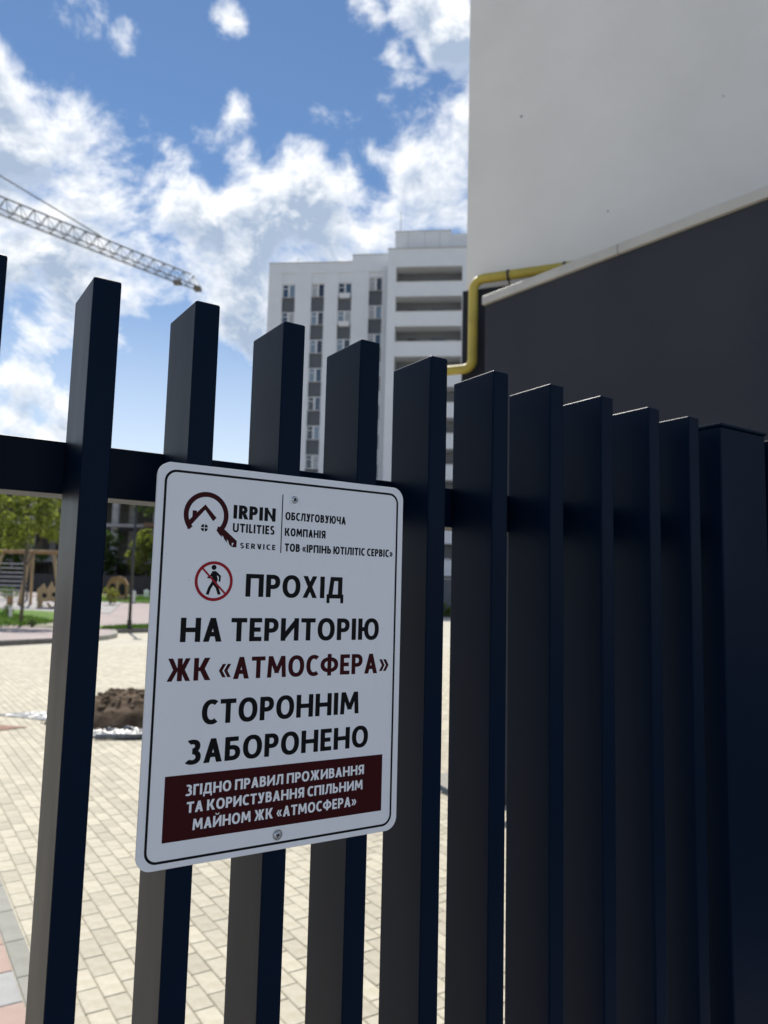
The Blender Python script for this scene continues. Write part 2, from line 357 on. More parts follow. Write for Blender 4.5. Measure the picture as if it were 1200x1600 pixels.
# --- pavers of the yard: the 300 that show largest through the gate are single objects, the rest real geometry
RP, LP = .0975, .2028
U0, N0 = .950, 3.387
def visible_area(u, n, hw, hl):
    P = []
    for a in (-.8, 0, .8):
        for c in (-.8, 0, .8): P.append((u + a * hw, n + c * hl))
    P = np.array(P); x = P[:, 0] * math.cos(GR) - P[:, 1] * math.sin(GR); y = P[:, 0] * math.sin(GR) + P[:, 1] * math.cos(GR); z = np.full(len(P), -1.76)
    D = x * CF.x + y * CF.y + z * CF.z
    ok = D > .3
    px = 600 + 1200 * (x * CR.x + y * CR.y + z * CR.z) / D; py = 800 - 1200 * (x * CU.x + y * CU.y + z * CU.z) / D
    ok &= (px > 0) & (px < 1200) & (py > 0) & (py < 1600)
    if not ok.any(): return 0
    ua = P[:, 0] / P[:, 1] * GD; ub = P[:, 0] / P[:, 1] * (GD + PD); lo = np.minimum(ua, ub); hi = np.maximum(ua, ub)
    for k in PICK: ok &= ~((hi > k) & (lo < k + PW))
    ok &= ~((hi > 1.181) & (lo < 1.32))
    zs = 1.76 - 1.76 * GD / P[:, 1]
    ok &= ~((ua > .2247) & (ua < .5247) & (zs > 1.489) & (zs < 1.889))
    d2 = (u * u + n * n)
    return ok.sum() / 9 * 1.76 * 4 * hw * hl / d2 ** 1.5
cands = []
HEAP = (-3.15, 10.35)
i0 = int((-9 - U0) / RP)
for i in range(i0, int((27 - U0) / RP)):
    for j in range(-14, 130):
        u = U0 + (i + .5) * RP; n = N0 + (j + .5 + (.5 if i % 2 else 0)) * LP
        if u < .75 + .02 and n < 8: continue
        if n < .8: continue
        x, y = xyu(u, n)
        if y < .3 or y > 26 or x > 3.4 or x < xr(y) + .15: continue
        if abs(x) > y * .62 + 2.5: continue
        if y > 3 and uvn(x, y)[1] > 24: continue
        cands.append((u, n, x, y))
scored = []
for k, (u, n, x, y) in enumerate(cands):
    if y < 12 and -.55 * y - .3 < x < .15 * y:
        a = visible_area(u, n, RP / 2, LP / 2)
        if a > 0: scored.append((a, k))
scored.sort(reverse=True)
singles = set(k for a, k in scored[:296])
def paver_mesh(name, mname, w, l, ch=.004, gap=.0035):
    a, c = w / 2 - gap / 2, l / 2 - gap / 2
    vs = [(-a, -c, -.03), (a, -c, -.03), (a, c, -.03), (-a, c, -.03), (-a, -c, -ch), (a, -c, -ch), (a, c, -ch), (-a, c, -ch),
          (-a + ch, -c + ch, 0), (a - ch, -c + ch, 0), (a - ch, c - ch, 0), (-a + ch, c - ch, 0)]
    fs = [(8, 9, 10, 11)] + [(i, (i + 1) % 4, 4 + (i + 1) % 4, 4 + i) for i in range(4)] + [(4 + i, 4 + (i + 1) % 4, 8 + (i + 1) % 4, 8 + i) for i in range(4)]
    return vs, fs
pv, pf = paver_mesh('paver', 'paver_cream', RP, LP)
pm = MB().add(pv, pf).mesh('paver', 'paver_cream')
sv = []; sf = []; nb = 0
pva = np.array(pv)
for k, (u, n, x, y) in enumerate(cands):
    dz = random.uniform(-.0015, .0012)
    if k in singles:
        o = bpy.data.objects.new('paver', pm); col.objects.link(o); o.parent = yard; o.location = (u, n, dz); o.rotation_euler = (random.gauss(0, .004), random.gauss(0, .006), random.gauss(0, .004))
    else:
        q = pva + (u, n, dz); sv.append(q); sf += [tuple(t + nb for t in f) for f in pf]; nb += len(pv)
me = bpy.data.meshes.new('paver_field'); me.from_pydata(np.concatenate(sv).tolist(), [], sf); me.materials.append(MAT['paver_cream'])
o = bpy.data.objects.new('paver_field', me); col.objects.link(o); o.parent = yard; o['kind'] = 'stuff'
# grey edging row and the pink and grey slabs beside it
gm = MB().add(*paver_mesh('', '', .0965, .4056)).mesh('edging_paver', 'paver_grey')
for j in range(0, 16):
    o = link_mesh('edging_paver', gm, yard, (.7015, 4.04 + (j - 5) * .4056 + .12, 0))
slabv = paver_mesh('', '', .31, .31, .005)
pkm = MB().add(*slabv).mesh('slab', 'tile_pink'); grm = MB().add(*slabv).mesh('slab', 'tile_grey')
for a in range(3):
    for j in range(0, 14):
        greyish = (j + a) % 3 == 1
        link_mesh('slab', grm if greyish else pkm, yard, (.6525 - .155 - a * .31, 3.73 - .155 + (j - 3) * .31 - (0 if a == 0 else .0), 0))
# row of grey slabs by the white building corner
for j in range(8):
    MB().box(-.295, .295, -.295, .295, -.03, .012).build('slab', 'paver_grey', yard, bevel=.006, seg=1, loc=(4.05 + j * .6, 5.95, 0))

# --- raised land beyond the yard kerb
ys = [5, 6.5, 8] + list(np.arange(9, 34, .35)) + list(np.arange(34, 72, 1.0)) + list(range(74, 112, 4))
strip('footpath', 'paving_pink', ys, lambda y: -75, xr, terr, 60)
def kerb(name, y0, y1, mname, label):
    yy = [y0]
    for p in KL:
        if y0 < p[1] < y1: yy.append(p[1])
    yy.append(y1)
    fine = []
    for a, b in zip(yy[:-1], yy[1:]):
        m = max(1, round(math.hypot(xr(b) - xr(a), b - a) / 1.0))
        for i in range(m): fine.append((a + (b - a) * i / m, a + (b - a) * (i + 1) / m))
    root = empty(name, (xr(y0), y0, 0)); root['label'] = label; root['category'] = 'kerb'
    for a, b in fine:
        p = Vector((xr(a), a)); q = Vector((xr(b), b)); d = (q - p).normalized(); nn = Vector((d.y, -d.x)) * .15
        p2 = p + d * .006; q2 = q - d * .006
        MB().prism([(p2 - root.location.xy)[:], (p2 + nn - root.location.xy)[:], (q2 + nn - root.location.xy)[:], (q2 - root.location.xy)[:]][::1], -.02, .15).build('kerbstone', mname, root, bevel=.012, seg=1)
    return root
kerb('yard_kerb', 14, 24.6, 'kerb_dark', 'dark grey kerb between the yard paving and the pink path')
kerb('curved_kerb', 24.6, 30.3, 'kerb_light', 'pale kerb curving round the end of the pink path')
kerb('lawn_kerb', 30.4, 60, 'kerb_dark', 'dark kerb in front of the lamp post and its grass strip')

lz = lambda h: (lambda x, y: terr(x, y) + h)
strip('lawn', 'grass_lawn', list(np.arange(30.8, 56, .6)), lambda y: xr(y) - 2.6 + min(0, (y - 33)) * .75 + .0, lambda y: xr(y) - .02, lz(.05), 8)
strip('lawn', 'grass_lawn', list(np.arange(46.2, 62, .8)), lambda y: -24 + (62 - y) * .3, lambda y: -8.5, lz(.05), 20)
# mound with its own outline
b = MB(); nx = 26; ny = 20
cx_, cy_ = -18.5, 33.2
vs = []; fs = []
for j in range(ny + 1):
    rr = j / ny
    for i in range(40):
        a = 2 * math.pi * i / 40
        ex = 4.4 * (1 + .06 * math.sin(3 * a)); ey = 6.2
        lx, ly = ex * math.cos(a) * rr, ey * math.sin(a) * rr
        x = cx_ + lx * math.cos(.35) + ly * math.sin(.35); y = cy_ - lx * math.sin(.35) * -1 + ly * math.cos(.35)
        vs.append((x, y, terr(x, y) + .03 + .52 * (1 - rr * rr) ** 1.2 if rr < 1 else terr(x, y) - .02))
for j in range(ny):
    for i in range(40):
        fs.append((j * 40 + i, j * 40 + (i + 1) % 40, (j + 1) * 40 + (i + 1) % 40, (j + 1) * 40 + i))
mound = b.add(vs, fs).build('lawn_mound', 'grass_lawn', smooth=True); mound['kind'] = 'structure'
def moundz(x, y):
    dx, dy = x - cx_, y - cy_
    lx = dx * math.cos(.35) + dy * math.sin(.35); ly = -dx * math.sin(.35) + dy * math.cos(.35)
    r2 = (lx / 4.4) ** 2 + (ly / 6.2) ** 2
    return terr(x, y) + (.03 + .52 * (1 - r2) ** 1.2 if r2 < 1 else 0)
# grass blades
def blades(name, pts, h, label):
    V = []; F = []
    for (x, y, z) in pts:
        a = random.uniform(0, 6.28); w = .02; hh = h * random.uniform(.5, 1.2); k = len(V)
        V += [(x - w * math.cos(a), y - w * math.sin(a), z - .01), (x + w * math.cos(a), y + w * math.sin(a), z - .01), (x + random.gauss(0, .03), y + random.gauss(0, .03), z + hh)]
        F.append((k, k + 1, k + 2))
    o = MB().add(V, F).build(name, 'grass_blade'); tag(o, label, 'grass', kind='stuff'); return o
pts = []
for _ in range(16000):
    a = random.uniform(0, 6.283); r = math.sqrt(random.random()) * .97
    lx, ly = 4.4 * math.cos(a) * r, 6.2 * math.sin(a) * r
    x = cx_ + lx * math.cos(.35) - ly * math.sin(.35); y = cy_ + lx * math.sin(.35) + ly * math.cos(.35); pts.append((x, y, moundz(x, y)))
blades('grass', pts, .09, 'mown bright green grass covering the low mound')
pts = []
for _ in range(7000):
    y = random.uniform(30.9, 40); x = xr(y) - .1 - random.random() * (2.3 + min(0, (y - 33)) * .7); pts.append((x, y, terr(x, y) + .05))
blades('grass', pts, .1, 'grass strip behind the dark kerb at the lamp post')
pts = []
for _ in range(9000):
    y = random.uniform(46.3, 61); x = random.uniform(-19, -9); pts.append((x, y, terr(x, y) + .05))
blades('grass', pts, .1, 'grass of the far lawn in front of the dark fence')
strip('playground_surface', 'rubber_ground', list(np.arange(39.5, 50, .6)), lambda y: -36, lambda y: -13.8 - .25 * (y - 39.5), lz(.02), 20)

# ------------------------------------------------------------------ right: white building and dark wall
wb = empty('white_building', (.79, 7.6, 0), math.degrees(math.atan2(-.39, .92)), 'tall white rendered building with a blank wall at the right', 'building')
def wallmesh():
    b = MB(); b.box(0, 14, 0, 11, 0, 22); return b
wallmesh().build('wall', 'stucco_white', wb)
MB().box(-.03, 14.03, -.03, 11.03, 0, 4.87).build('plinth', 'plinth_dark', wb)
MB().box(-.012, 14.012, -.012, 11.012, 13.0, 13.02).build('string_joint', 'stucco_white', wb)
MB().tube((-.02, -.02, 9.02), (-.14, -.1, 8.9), .006, 6).tube((-.14, -.1, 8.9), (-.2, -.05, 8.78), .005, 6).build('wire_stub', 'steel_dark', wb)

ang = math.degrees(math.atan2(-.777, .629))
dw = empty('dark_wall', (.91, 7.0, 0), ang, 'dark grey rendered wall with pale metal capping beside the white building', 'wall')
MB().box(0, 4.4, 0, .28, 0, 4.50).build('wall_body', 'stucco_dark', dw, bevel=.008, seg=2)
for i in range(3):
    x0 = -.02 + i * 1.48
    MB().box(x0, x0 + 1.476, -.03, .31, 4.502, 4.585).build('capping', 'cap_metal', dw, bevel=.004, seg=1)

for (sx_, sz_, r_) in ((0.56, 6.66, .011), (2.45, 6.42, .006), (1.41, 5.49, .007)):
    MB().sprism([(sx_ + r_ * math.cos(R(a)) * (1 + .3 * math.sin(3 * a)), sz_ + r_ * math.sin(R(a))) for a in range(0, 360, 30)], -.003, -.0005).build('wall_mark', 'facade_grey', wb)
# gas pipe, in world coordinates along the white wall
ux = Vector((.9207, -.3903, 0)); un = Vector((-.3903, -.9207, 0)); C0 = Vector((.79, 7.6, 0))
def wp(s, off, z): return C0 + ux * s + un * off + Vector((0, 0, z))
gp = empty('gas_pipe', wp(.1, .12, 0), 0, 'yellow gas pipe bending along the white building corner', 'pipe')
def arc(c, a, b_, r, k=7):   # corner point c, directions a (from) and b (to)
    a = Vector(a).normalized(); b_ = Vector(b_).normalized(); c = Vector(c); cen = c - a * r + b_ * r
    return [cen - b_ * r * math.cos(t * math.pi / 2 / k) + a * r * math.sin(t * math.pi / 2 / k) for t in range(k + 1)]
zt = 4.935; zb = 4.02
pts = [wp(3.4, .12, zt)] + arc(wp(.11, .12, zt), -ux, (0, 0, -1), .11) + arc(wp(.11, .12, zb), (0, 0, -1), -ux, .09)
pts += arc(wp(-.33, .12, zb), -ux, (0, 0, -1), .09) + [wp(-.33, .12, .0)]
org = Vector(gp.location)
MB().path([p - org for p in pts], .048, 16).build('pipe_run', 'pipe_yellow', gp, smooth=True)
for s in (.47, 1.02, 2.2):
    q = wp(s, .12, zt) - org
    MB().tube(q - ux * .012, q + ux * .012, .055, 16).tube(q + Vector((0, 0, -.05)), q - un * .12 + Vector((0, 0, -.16)), .008, 6).build('pipe_clamp', 'steel_dark', gp)
q = wp(.11, .12, 4.45) - org
MB().tube(q, q - un * .1, .01, 6).build('pipe_clamp', 'steel_dark', gp)

# ------------------------------------------------------------------ apartment building
RZ = -6.0
ab = empty('apartment_building', (-13.74, 84, 0), RZ, 'white twelve storey apartment block with grey panels and balcony openings', 'building')
WX = [1.6, 4.95, 8.0, 11.5]        # left edge of each window column
WW = [1.5, 1.5, 1.55, 1.5]
WT = [36.48, 36.52, 36.56, 37.14]   # top of the uppermost window
FL = 3.27; HB = 37.7
MB().box(0, 14.0, .35, 16, 0, 39.0).build('wall', 'facade_white', ab)
edges = [0] + [e for a, w in zip(WX, WW) for e in (a, a + w)] + [14.0]
for i in range(0, len(edges), 2):
    MB().box(edges[i], edges[i + 1], 0, .347, 0, HB).build('pier', 'facade_white', ab)
MB().box(0, 9.55, -.02, .346, HB + .003, 38.9).build('parapet', 'facade_white', ab)
MB().box(9.553, 14.0, -.05, .346, HB + .003, 39.68).build('parapet', 'facade_white', ab)
MB().box(-.05, 9.53, -.08, .5, 38.903, 38.98).build('coping', 'cap_metal', ab)
MB().box(9.54, 14.0, -.11, .5, 39.683, 39.76).build('coping', 'cap_metal', ab)
WH = 1.58
def win_mesh(w, h):
    b = MB(); f = .09
    b.box(0, w, 0, .08, 0, f).box(0, w, 0, .08, h - f, h).box(0, f, 0, .08, f, h - f).box(w - f, w, 0, .08, f, h - f).box(w / 2 - .09, w / 2 + .09, 0, .08, f, h - f)
    b.box(f, w / 2 - .09, .01, .07, h * .66, h * .66 + .07) 
    return b.mesh('window', 'frame_white')
wm = {w: win_mesh(w, WH) for w in set(WW)}
def pmesh(w, m_): return MB().box(0, w / 2 - .18, 0, .02, 0, WH - .18).mesh('pane', m_)
paneb = {w: [pmesh(w, 'glass_blue'), pmesh(w, 'glass_pale'), pmesh(w, 'glass_dark')] for w in set(WW)}
panec = {w: pmesh(w, 'curtain') for w in set(WW)}
pan = {w: MB().box(0, w, 0, .1, 0, FL - WH - .02).mesh('spandrel_panel', 'facade_grey') for w in set(WW)}
bal = MB().box(0, 1.2, -.45, 0, 0, .08).box(0, 1.2, -.45, -.42, .08, .55).box(0, .03, -.42, 0, .08, .55).box(1.17, 1.2, -.42, 0, .08, .55).mesh('ac_basket', 'frame_white')
for c in range(4):
    MB().box(WX[c], WX[c] + WW[c], .1, .346, WT[c] + .003, HB).build('lintel', 'facade_white', ab)
    for k in range(11):
        z = WT[c] - WH - k * FL
        w = link_mesh('window', wm[WW[c]], ab, (WX[c], .20, z))
        for h in range(2):
            me_ = panec[WW[c]] if random.random() < .2 else random.choice(paneb[WW[c]])
            link_mesh('pane', me_, w, (.09 + h * WW[c] / 2, .045, .09))
        MB().box(-.04, WW[c] + .04, -.16, 0, -.035, 0).build('sill', 'cap_metal', w) if k < 8 else None
        if z - (FL - WH) > 0: link_mesh('spandrel_panel', pan[WW[c]], ab, (WX[c], .22, z - (FL - WH) + .01))
        if c == 2 and k in (0, 1): link_mesh('ac_basket', bal, ab, (WX[c] + .2, .2, z - .3))
# right block with open galleries, four metres nearer
X0, X1, Y0 = 14.0, 32, -3.9
MB().box(X0, X1, Y0 + 1.9, 14, 0, 38.4).build('wall', 'gallery_grey', ab)
MB().box(X0, X0 + .88, Y0, 3, 0, 38.5).build('pier', 'facade_white', ab)
MB().box(X1 - 1, X1, Y0, 3, 0, 38.5).build('pier', 'facade_white', ab)
MB().box(X0 + 7.9, X0 + 8.4, Y0, Y0 + 1.89, 0, 38.5).build('pier', 'facade_white', ab)
for k in range(13):
    zt_ = 38.5 if k == 0 else 34.92 - (k - 1) * FL
    zb_ = 36.5 if k == 0 else zt_ - (FL - 1.58)
    zb_ = max(zb_, 0)
    if zt_ < .4: continue
    for a, e in ((X0 + .883, X0 + 7.897), (X0 + 8.403, X1 - 1.003)):
        MB().box(a, e, Y0 + .02, Y0 + .2, zb_, zt_ - (.1 if k else 0)).box(a, e, Y0 + .203, Y0 + 1.89, zb_, zb_ + .2).build('gallery_parapet', 'facade_white', ab)
        if k: MB().box(a, e, Y0 - .01, Y0 + .23, zt_ - .097, zt_ - .03).build('handrail', 'cap_metal', ab)
        if k:
            x = a + 1.2
            MB().box(x, x + .9, Y0 + 1.84, Y0 + 1.897, zt_ - 1.3, zt_ + .85).build('gallery_door', 'facade_dark', ab)
            MB().box(x + 2.6, x + 4.0, Y0 + 1.84, Y0 + 1.897, zt_ - .3, zt_ + .8).build('gallery_window', 'glass_blue', ab)
MB().box(X0 - .05, X1 + .05, Y0 - .04, Y0 + .3, 38.503, 38.6).build('coping', 'cap_metal', ab)
for k in range(12):
    for q_ in range(3):
        x = X0 + 1.2 + random.random() * 5.6; w_ = random.uniform(.3, .9)
        z = 34.92 - k * FL
        MB().box(x, x + w_, Y0 + 1.1 + q_ * .2, Y0 + 1.25 + q_ * .2, z - 1.45, z + random.uniform(.0, .45)).build('balcony_clutter', random.choice(['frame_white', 'facade_white', 'facade_dark']), ab)
MB().box(X0 + .6, X0 + 6.6, Y0 + 1.2, 9, 38.4, 41.0).build('roof_house', 'facade_white', ab)
MB().box(X0 + 6.603, X0 + 15, Y0 + 1.4, 9, 38.4, 40.75).build('roof_house', 'facade_white', ab)
MB().box(X0 + .55, X0 + 6.65, Y0 + 1.15, 9.05, 41.003, 41.07).build('coping', 'cap_metal', ab)
for dx in (2.0, 3.8, 5.4):
    MB().box(X0 + dx, X0 + dx + .04, Y0 + 1.18, Y0 + 1.199, 38.7, 40.95).build('panel_joint', 'cap_metal', ab)
MB().tube((X0 + 1.0, Y0 + 3, 40.9), (X0 + 1.0, Y0 + 3, 44.3), .03, 6).build('antenna', 'crane_grey', ab)
MB().tube((7.3, 1.5, 38.9), (7.3, 1.5, 39.6), .35, 8, .2).build('roof_vent', 'facade_dark', ab)
MB().tube((3.0, 1.5, 38.9), (3.0, 1.5, 40.2), .025, 6).tube((2.7, 1.5, 39.9), (3.4, 1.5, 40.15), .02, 6).build('antenna', 'crane_grey', ab)

# low dark plinth wall and planted bush in front of the block
lw = empty('low_wall', (2.5, 66, 0), 0, 'dark grey low wall at the foot of the apartment block', 'wall')
MB().box(-1, 9, 0, .4, 0, 3.2).build('wall_body', 'facade_grey', lw)
MB().box(-1.02, 9.02, -.03, .43, 3.203, 3.3).build('capping', 'cap_metal', lw)
MB().box(-1, 9, -.6, -.3, 0, .45).build('planter_edge', 'kerb_dark', lw)

# ------------------------------------------------------------------ unfinished concrete frame behind the playground
cf = empty('concrete_frame', (-46, 74, .9), 0, 'unfinished grey concrete building frame behind the playground', 'building')
for i in range(9):
    for j in range(2):
        for k in range(3):
            MB().box(i * 4.0 - .3, i * 4.0 + .3, j * 5, j * 5 + .5, k * 3.5 + .0, k * 3.5 + 3.2).build('column', 'concrete', cf)
for k in range(4):
    MB().box(-1, 33.2, -.6, 11, k * 3.5 - .297, k * 3.5 - .003).build('floor_slab', 'concrete', cf)
MB().box(-1, 29.5, 8, 8.3, .003, 10.2).build('rear_wall', 'concrete_dark', cf)
for i in range(0, 8, 2):
    MB().box(i * 4 + .303, i * 4 + 3.697, .1, .3, .003, 3.19).build('infill_wall', 'concrete', cf)
for i in (6, 7):
    MB().box(i * 4.0 - .8, i * 4.0 + 2.4, -1.4, -.603, 6.72, 7.1).build('formwork_deck', 'shutter_wood', cf)

# ------------------------------------------------------------------ tower crane
cr = empty('tower_crane', (-50.5, 69.6, 0), 0, 'grey lattice tower crane with its long jib over the site', 'crane')
cd = Vector((.64, .768, 0)).normalized(); cs = Vector((cd.y, -cd.x, 0))
base = Vector((0, 0, 42)); LJ = 38.7
def rod(b, p, q, r, n=5): b.tube(p, q, r, n, cap=False)
bc = MB(); 
for off in (-.65, .65): rod(bc, base + cs * off, base + cs * off + cd * LJ, .085, 6)
rod(bc, base + Vector((0, 0, 1.75)), base + cd * (LJ - 1.2) + Vector((0, 0, 1.55)), .095, 6)
bc.build('jib_chord', 'crane_grey', cr)
nb_ = 25; st = LJ / nb_
bl = MB()
for i in range(nb_):
    a = base + cd * i * st; e = base + cd * (i + 1) * st; mdl = base + cd * (i + .5) * st + Vector((0, 0, 1.72 - .15 * i / nb_))
    for off in (-.65, .65):
        rod(bl, a + cs * off, mdl, .042, 4); rod(bl, e + cs * off, mdl, .042, 4)
    rod(bl, a - cs * .65, a + cs * .65, .04, 4); rod(bl, a - cs * .65, e + cs * .65, .03, 4)
bl.build('jib_lattice', 'crane_grey', cr)
tp = base + cd * LJ
MB().box(-.45, .45, -.5, .5, -.3, .15).build('jib_tip', 'crane_brown', cr, loc=tp)
MB().box(-.5, .5, -.45, .45, -.4, .0).build('trolley', 'crane_brown', cr, loc=base + cd * (LJ - 3.2) + Vector((0, 0, -.1)))
apex = base + Vector((0, 0, 6.3)) - cd * .5
MB().tube(base + cd * 24.5 + Vector((0, 0, 1.75)), apex, .075, 6).tube(base - cd * 9 + Vector((0, 0, .8)), apex, .075, 6).build('tie_rod', 'crane_grey', cr)
MB().box(-.15, .15, -.15, .15, -.2, .2).build('rod_joint', 'crane_brown', cr, loc=base + cd * 12 + Vector((0, 0, 4.05)))
MB().tube(base + cd * .5 + Vector((0, 0, -.5)), base + cd * (LJ - 3.4) + Vector((0, 0, -.45)), .018, 4).build('hoist_rope', 'crane_grey', cr)
bm_ = MB()
for sx in (-.8, .8):
    for sy in (-.8, .8):
        rod(bm_, (sx, sy, 0), (sx, sy, 42), .1, 6); rod(bm_, Vector((sx, sy, 42)), apex, .09, 6)
for k in range(21):
    for (p, q) in (((-.8, -.8), (.8, -.8)), ((.8, -.8), (.8, .8)), ((.8, .8), (-.8, .8)), ((-.8, .8), (-.8, -.8))):
        rod(bm_, (*p, k * 2), (*q, k * 2 + 2), .045, 4)
bm_.build('mast', 'crane_grey', cr)
MB().tube(base - cd * 12, base, .5, 6).build('counter_jib', 'crane_grey', cr)
MB().box(-1, 1, -1, 1, -2.4, -.3).build('counterweight', 'concrete', cr, loc=base - cd * 11)

# ------------------------------------------------------------------ vegetation
def crown_mesh(name, lobes, n, size, mname):
    """many leaf-sized quads spread through the lobes of a crown"""
    L_ = np.array(lobes, float); vol = L_[:, 3] * L_[:, 4] * L_[:, 5]; pick = rng.choice(len(L_), n, p=vol / vol.sum())
    d = rng.normal(size=(n, 3)); d /= np.linalg.norm(d, axis=1)[:, None]
    r = rng.random(n) ** .42
    ctr = L_[pick, :3] + d * r[:, None] * L_[pick, 3:6]
    # clumps: pull points towards random twigs to open gaps
    tw = ctr[rng.choice(n, max(12, n // 60))]
    near = np.argmin(((ctr[:, None, :] - tw[None, :, :]) ** 2).sum(2), axis=1)
    ctr = ctr * .62 + tw[near] * .38
    a = rng.normal(size=(n, 3)); a /= np.linalg.norm(a, axis=1)[:, None]
    b_ = np.cross(a, rng.normal(size=(n, 3))); b_ /= np.linalg.norm(b_, axis=1)[:, None]
    s = size * rng.uniform(.6, 1.3, n)[:, None]
    V = np.stack([ctr - a * s, ctr + b_ * s * .5, ctr + a * s, ctr - b_ * s * .5], 1).reshape(-1, 3)
    F = np.arange(n * 4).reshape(-1, 4)
    me = bpy.data.meshes.new(name); me.from_pydata(V.tolist(), [], F.tolist()); me.materials.append(MAT[mname]); return me
def tree(x, y, z, lobes, n, size, mname, trunk_h, tr, label, name='tree', group=None, branches=6, cat='tree'):
    t = empty(name, (x, y, z), 0, label, cat, group)
    b = MB(); b.path([(0, 0, -.1), (.03, .02, trunk_h * .5), (-.03, .03, trunk_h), (0, 0, trunk_h * 1.5)], [tr * 1.3, tr, tr * .8, tr * .35], 9)
    for i in range(branches):
        l = lobes[i % len(lobes)]; a = Vector((-.02, .02, trunk_h * random.uniform(.85, 1.0))); e = Vector(l[:3]) + Vector((random.gauss(0, .25), random.gauss(0, .25), random.gauss(0, .2)))
        m_ = (a + e) / 2 + Vector((0, 0, -.12)); b.path([a, m_, e], [tr * .4, tr * .25, tr * .1], 6)
    b.build('trunk', 'bark', t, smooth=True)
    link_mesh('crown', crown_mesh('crown', lobes, n, size, mname), t)
    return t
tree(-14.72, 31.7, terr(-14.72, 31.7) + .1, [(0, 0, 4.4, 1.5, 1.3, 1.1), (-.9, .2, 3.9, 1.0, 1, .8), (1.0, 0, 4.2, 1.0, 1, .9), (.3, .2, 5.4, 1.1, 1, .9), (-.3, 0, 3.3, .8, .8, .5), (1.1, .2, 3.4, .5, .5, .4), (-1.1, 0, 5.0, .9, .8, .8)],
     7000, .075, 'leaf_lime', 2.6, .06, 'young lime green tree on the mound with thin pale trunk', group='young trees round the playground')
tree(-18.2, 33.0, moundz(-18.2, 33.0), [(0, 0, 4.2, 1.5, 1.4, 2.2), (.3, .2, 6.6, 1.2, 1.2, 1.6), (.8, .3, 2.7, .9, .9, .9), (-.5, 0, 7.9, .7, .7, .8)],
     6500, .08, 'leaf_yellow', 2.0, .09, 'yellow green tree at the left edge behind the first gate bars', group='young trees round the playground')
# dense trees behind the fence
spots = [(-13.8, 62, 'leaf_green', 1.0), (-17.6, 66.8, 'leaf_dark', 0.95), (-21.3, 69.5, 'leaf_lime', .95), (-26, 71, 'leaf_dark', .9), (-33.5, 70.6, 'leaf_green', .9), (-18.4, 71, 'leaf_dark', 1.6), (-12, 68, 'leaf_yellow', 1.0)]
lab = ['green tree just past the lamp post and before the dark fence', 'dark dense tree seen between lamp post and sign', 'lime green tree growing against the concrete frame columns', 'dark green tree in front of the unfinished floors',
       'green tree at the left end of the concrete frame', 'tallest dark tree behind the fence by the lamp post', 'yellowish tree behind the fence at the sign edge']
for (x, y, mname, s), lb in zip(spots, lab):
    lobes = [(random.gauss(0, .9 * s), random.gauss(0, .7 * s), (2.2 + 3.6 * random.random()) * s, random.uniform(.9, 1.6) * s, random.uniform(.9, 1.5) * s, random.uniform(.8, 1.4) * s) for _ in range(9)]
    tree(x, y, 1.1 if y > 60 else terr(x, y), lobes, 4200, .13, mname, 2.0 * s, .12, lb, group='trees behind the playground fence')
def bush(x, y, z, w, h, n, mname, label, size=.05):
    t = empty('bush', (x, y, z), 0, label, 'bush')
    b = MB()
    for i in range(7):
        a = i * .9; b.path([(0, 0, -.05), (math.cos(a) * w * .15, math.sin(a) * w * .15, h * .4), (math.cos(a) * w * .35, math.sin(a) * w * .35, h * .8)], [.02, .014, .006], 5)
    b.build('stem', 'bark', t)
    link_mesh('foliage', crown_mesh('foliage', [(0, 0, h * .55, w * .5, w * .5, h * .45), (w * .2, 0, h * .4, w * .35, w * .35, h * .35)], n, size, mname), t)
bush(-15.57, 44.4, terr(-15.57, 44.4), 1.0, 1.15, 900, 'leaf_yellow', 'yellow green bush in front of the wooden playhouse')
bush(-22.9, 47.2, terr(-22.9, 47.2), 1.6, .8, 900, 'leaf_green', 'low green bush behind the ladder at the playground')
bush(-15.9, 33.0, moundz(-15.9, 33.0), .5, .55, 260, 'leaf_dark', 'small dark shrub at the front of the mound', .04)
bush(-13.9, 30.9, terr(-13.9, 30.9), .4, .35, 200, 'leaf_dark', 'tiny shrub near the right tip of the mound', .04)
bush(5.4, 65, 0, 1.6, 1.25, 1200, 'leaf_green', 'round green bush against the low dark wall', .08)

# ------------------------------------------------------------------ playground, fence, lamp
fr = empty('boundary_fence', (-46, 67.5, 1.0), 0, 'long dark panel fence closing the playground', 'fence')
pmh = MB().box(.04, 2.46, 0, .05, .05, 1.85).mesh('fence_panel', 'fence_dark'); psh = MB().box(-.035, .035, -.02, .07, 0, 1.95).mesh('post', 'steel_dark')
for i in range(14):
    link_mesh('fence_panel', pmh, fr, (i * 2.5, 0, 0)); link_mesh('post', psh, fr, (i * 2.5, 0, 0))
for i in (11, 12):
    MB().box(-.06, .06, -.2, -.08, 0, 1.5).build('timber_stake', 'wood_mid', fr, loc=(i * 2.5 + .5, 0, 0))

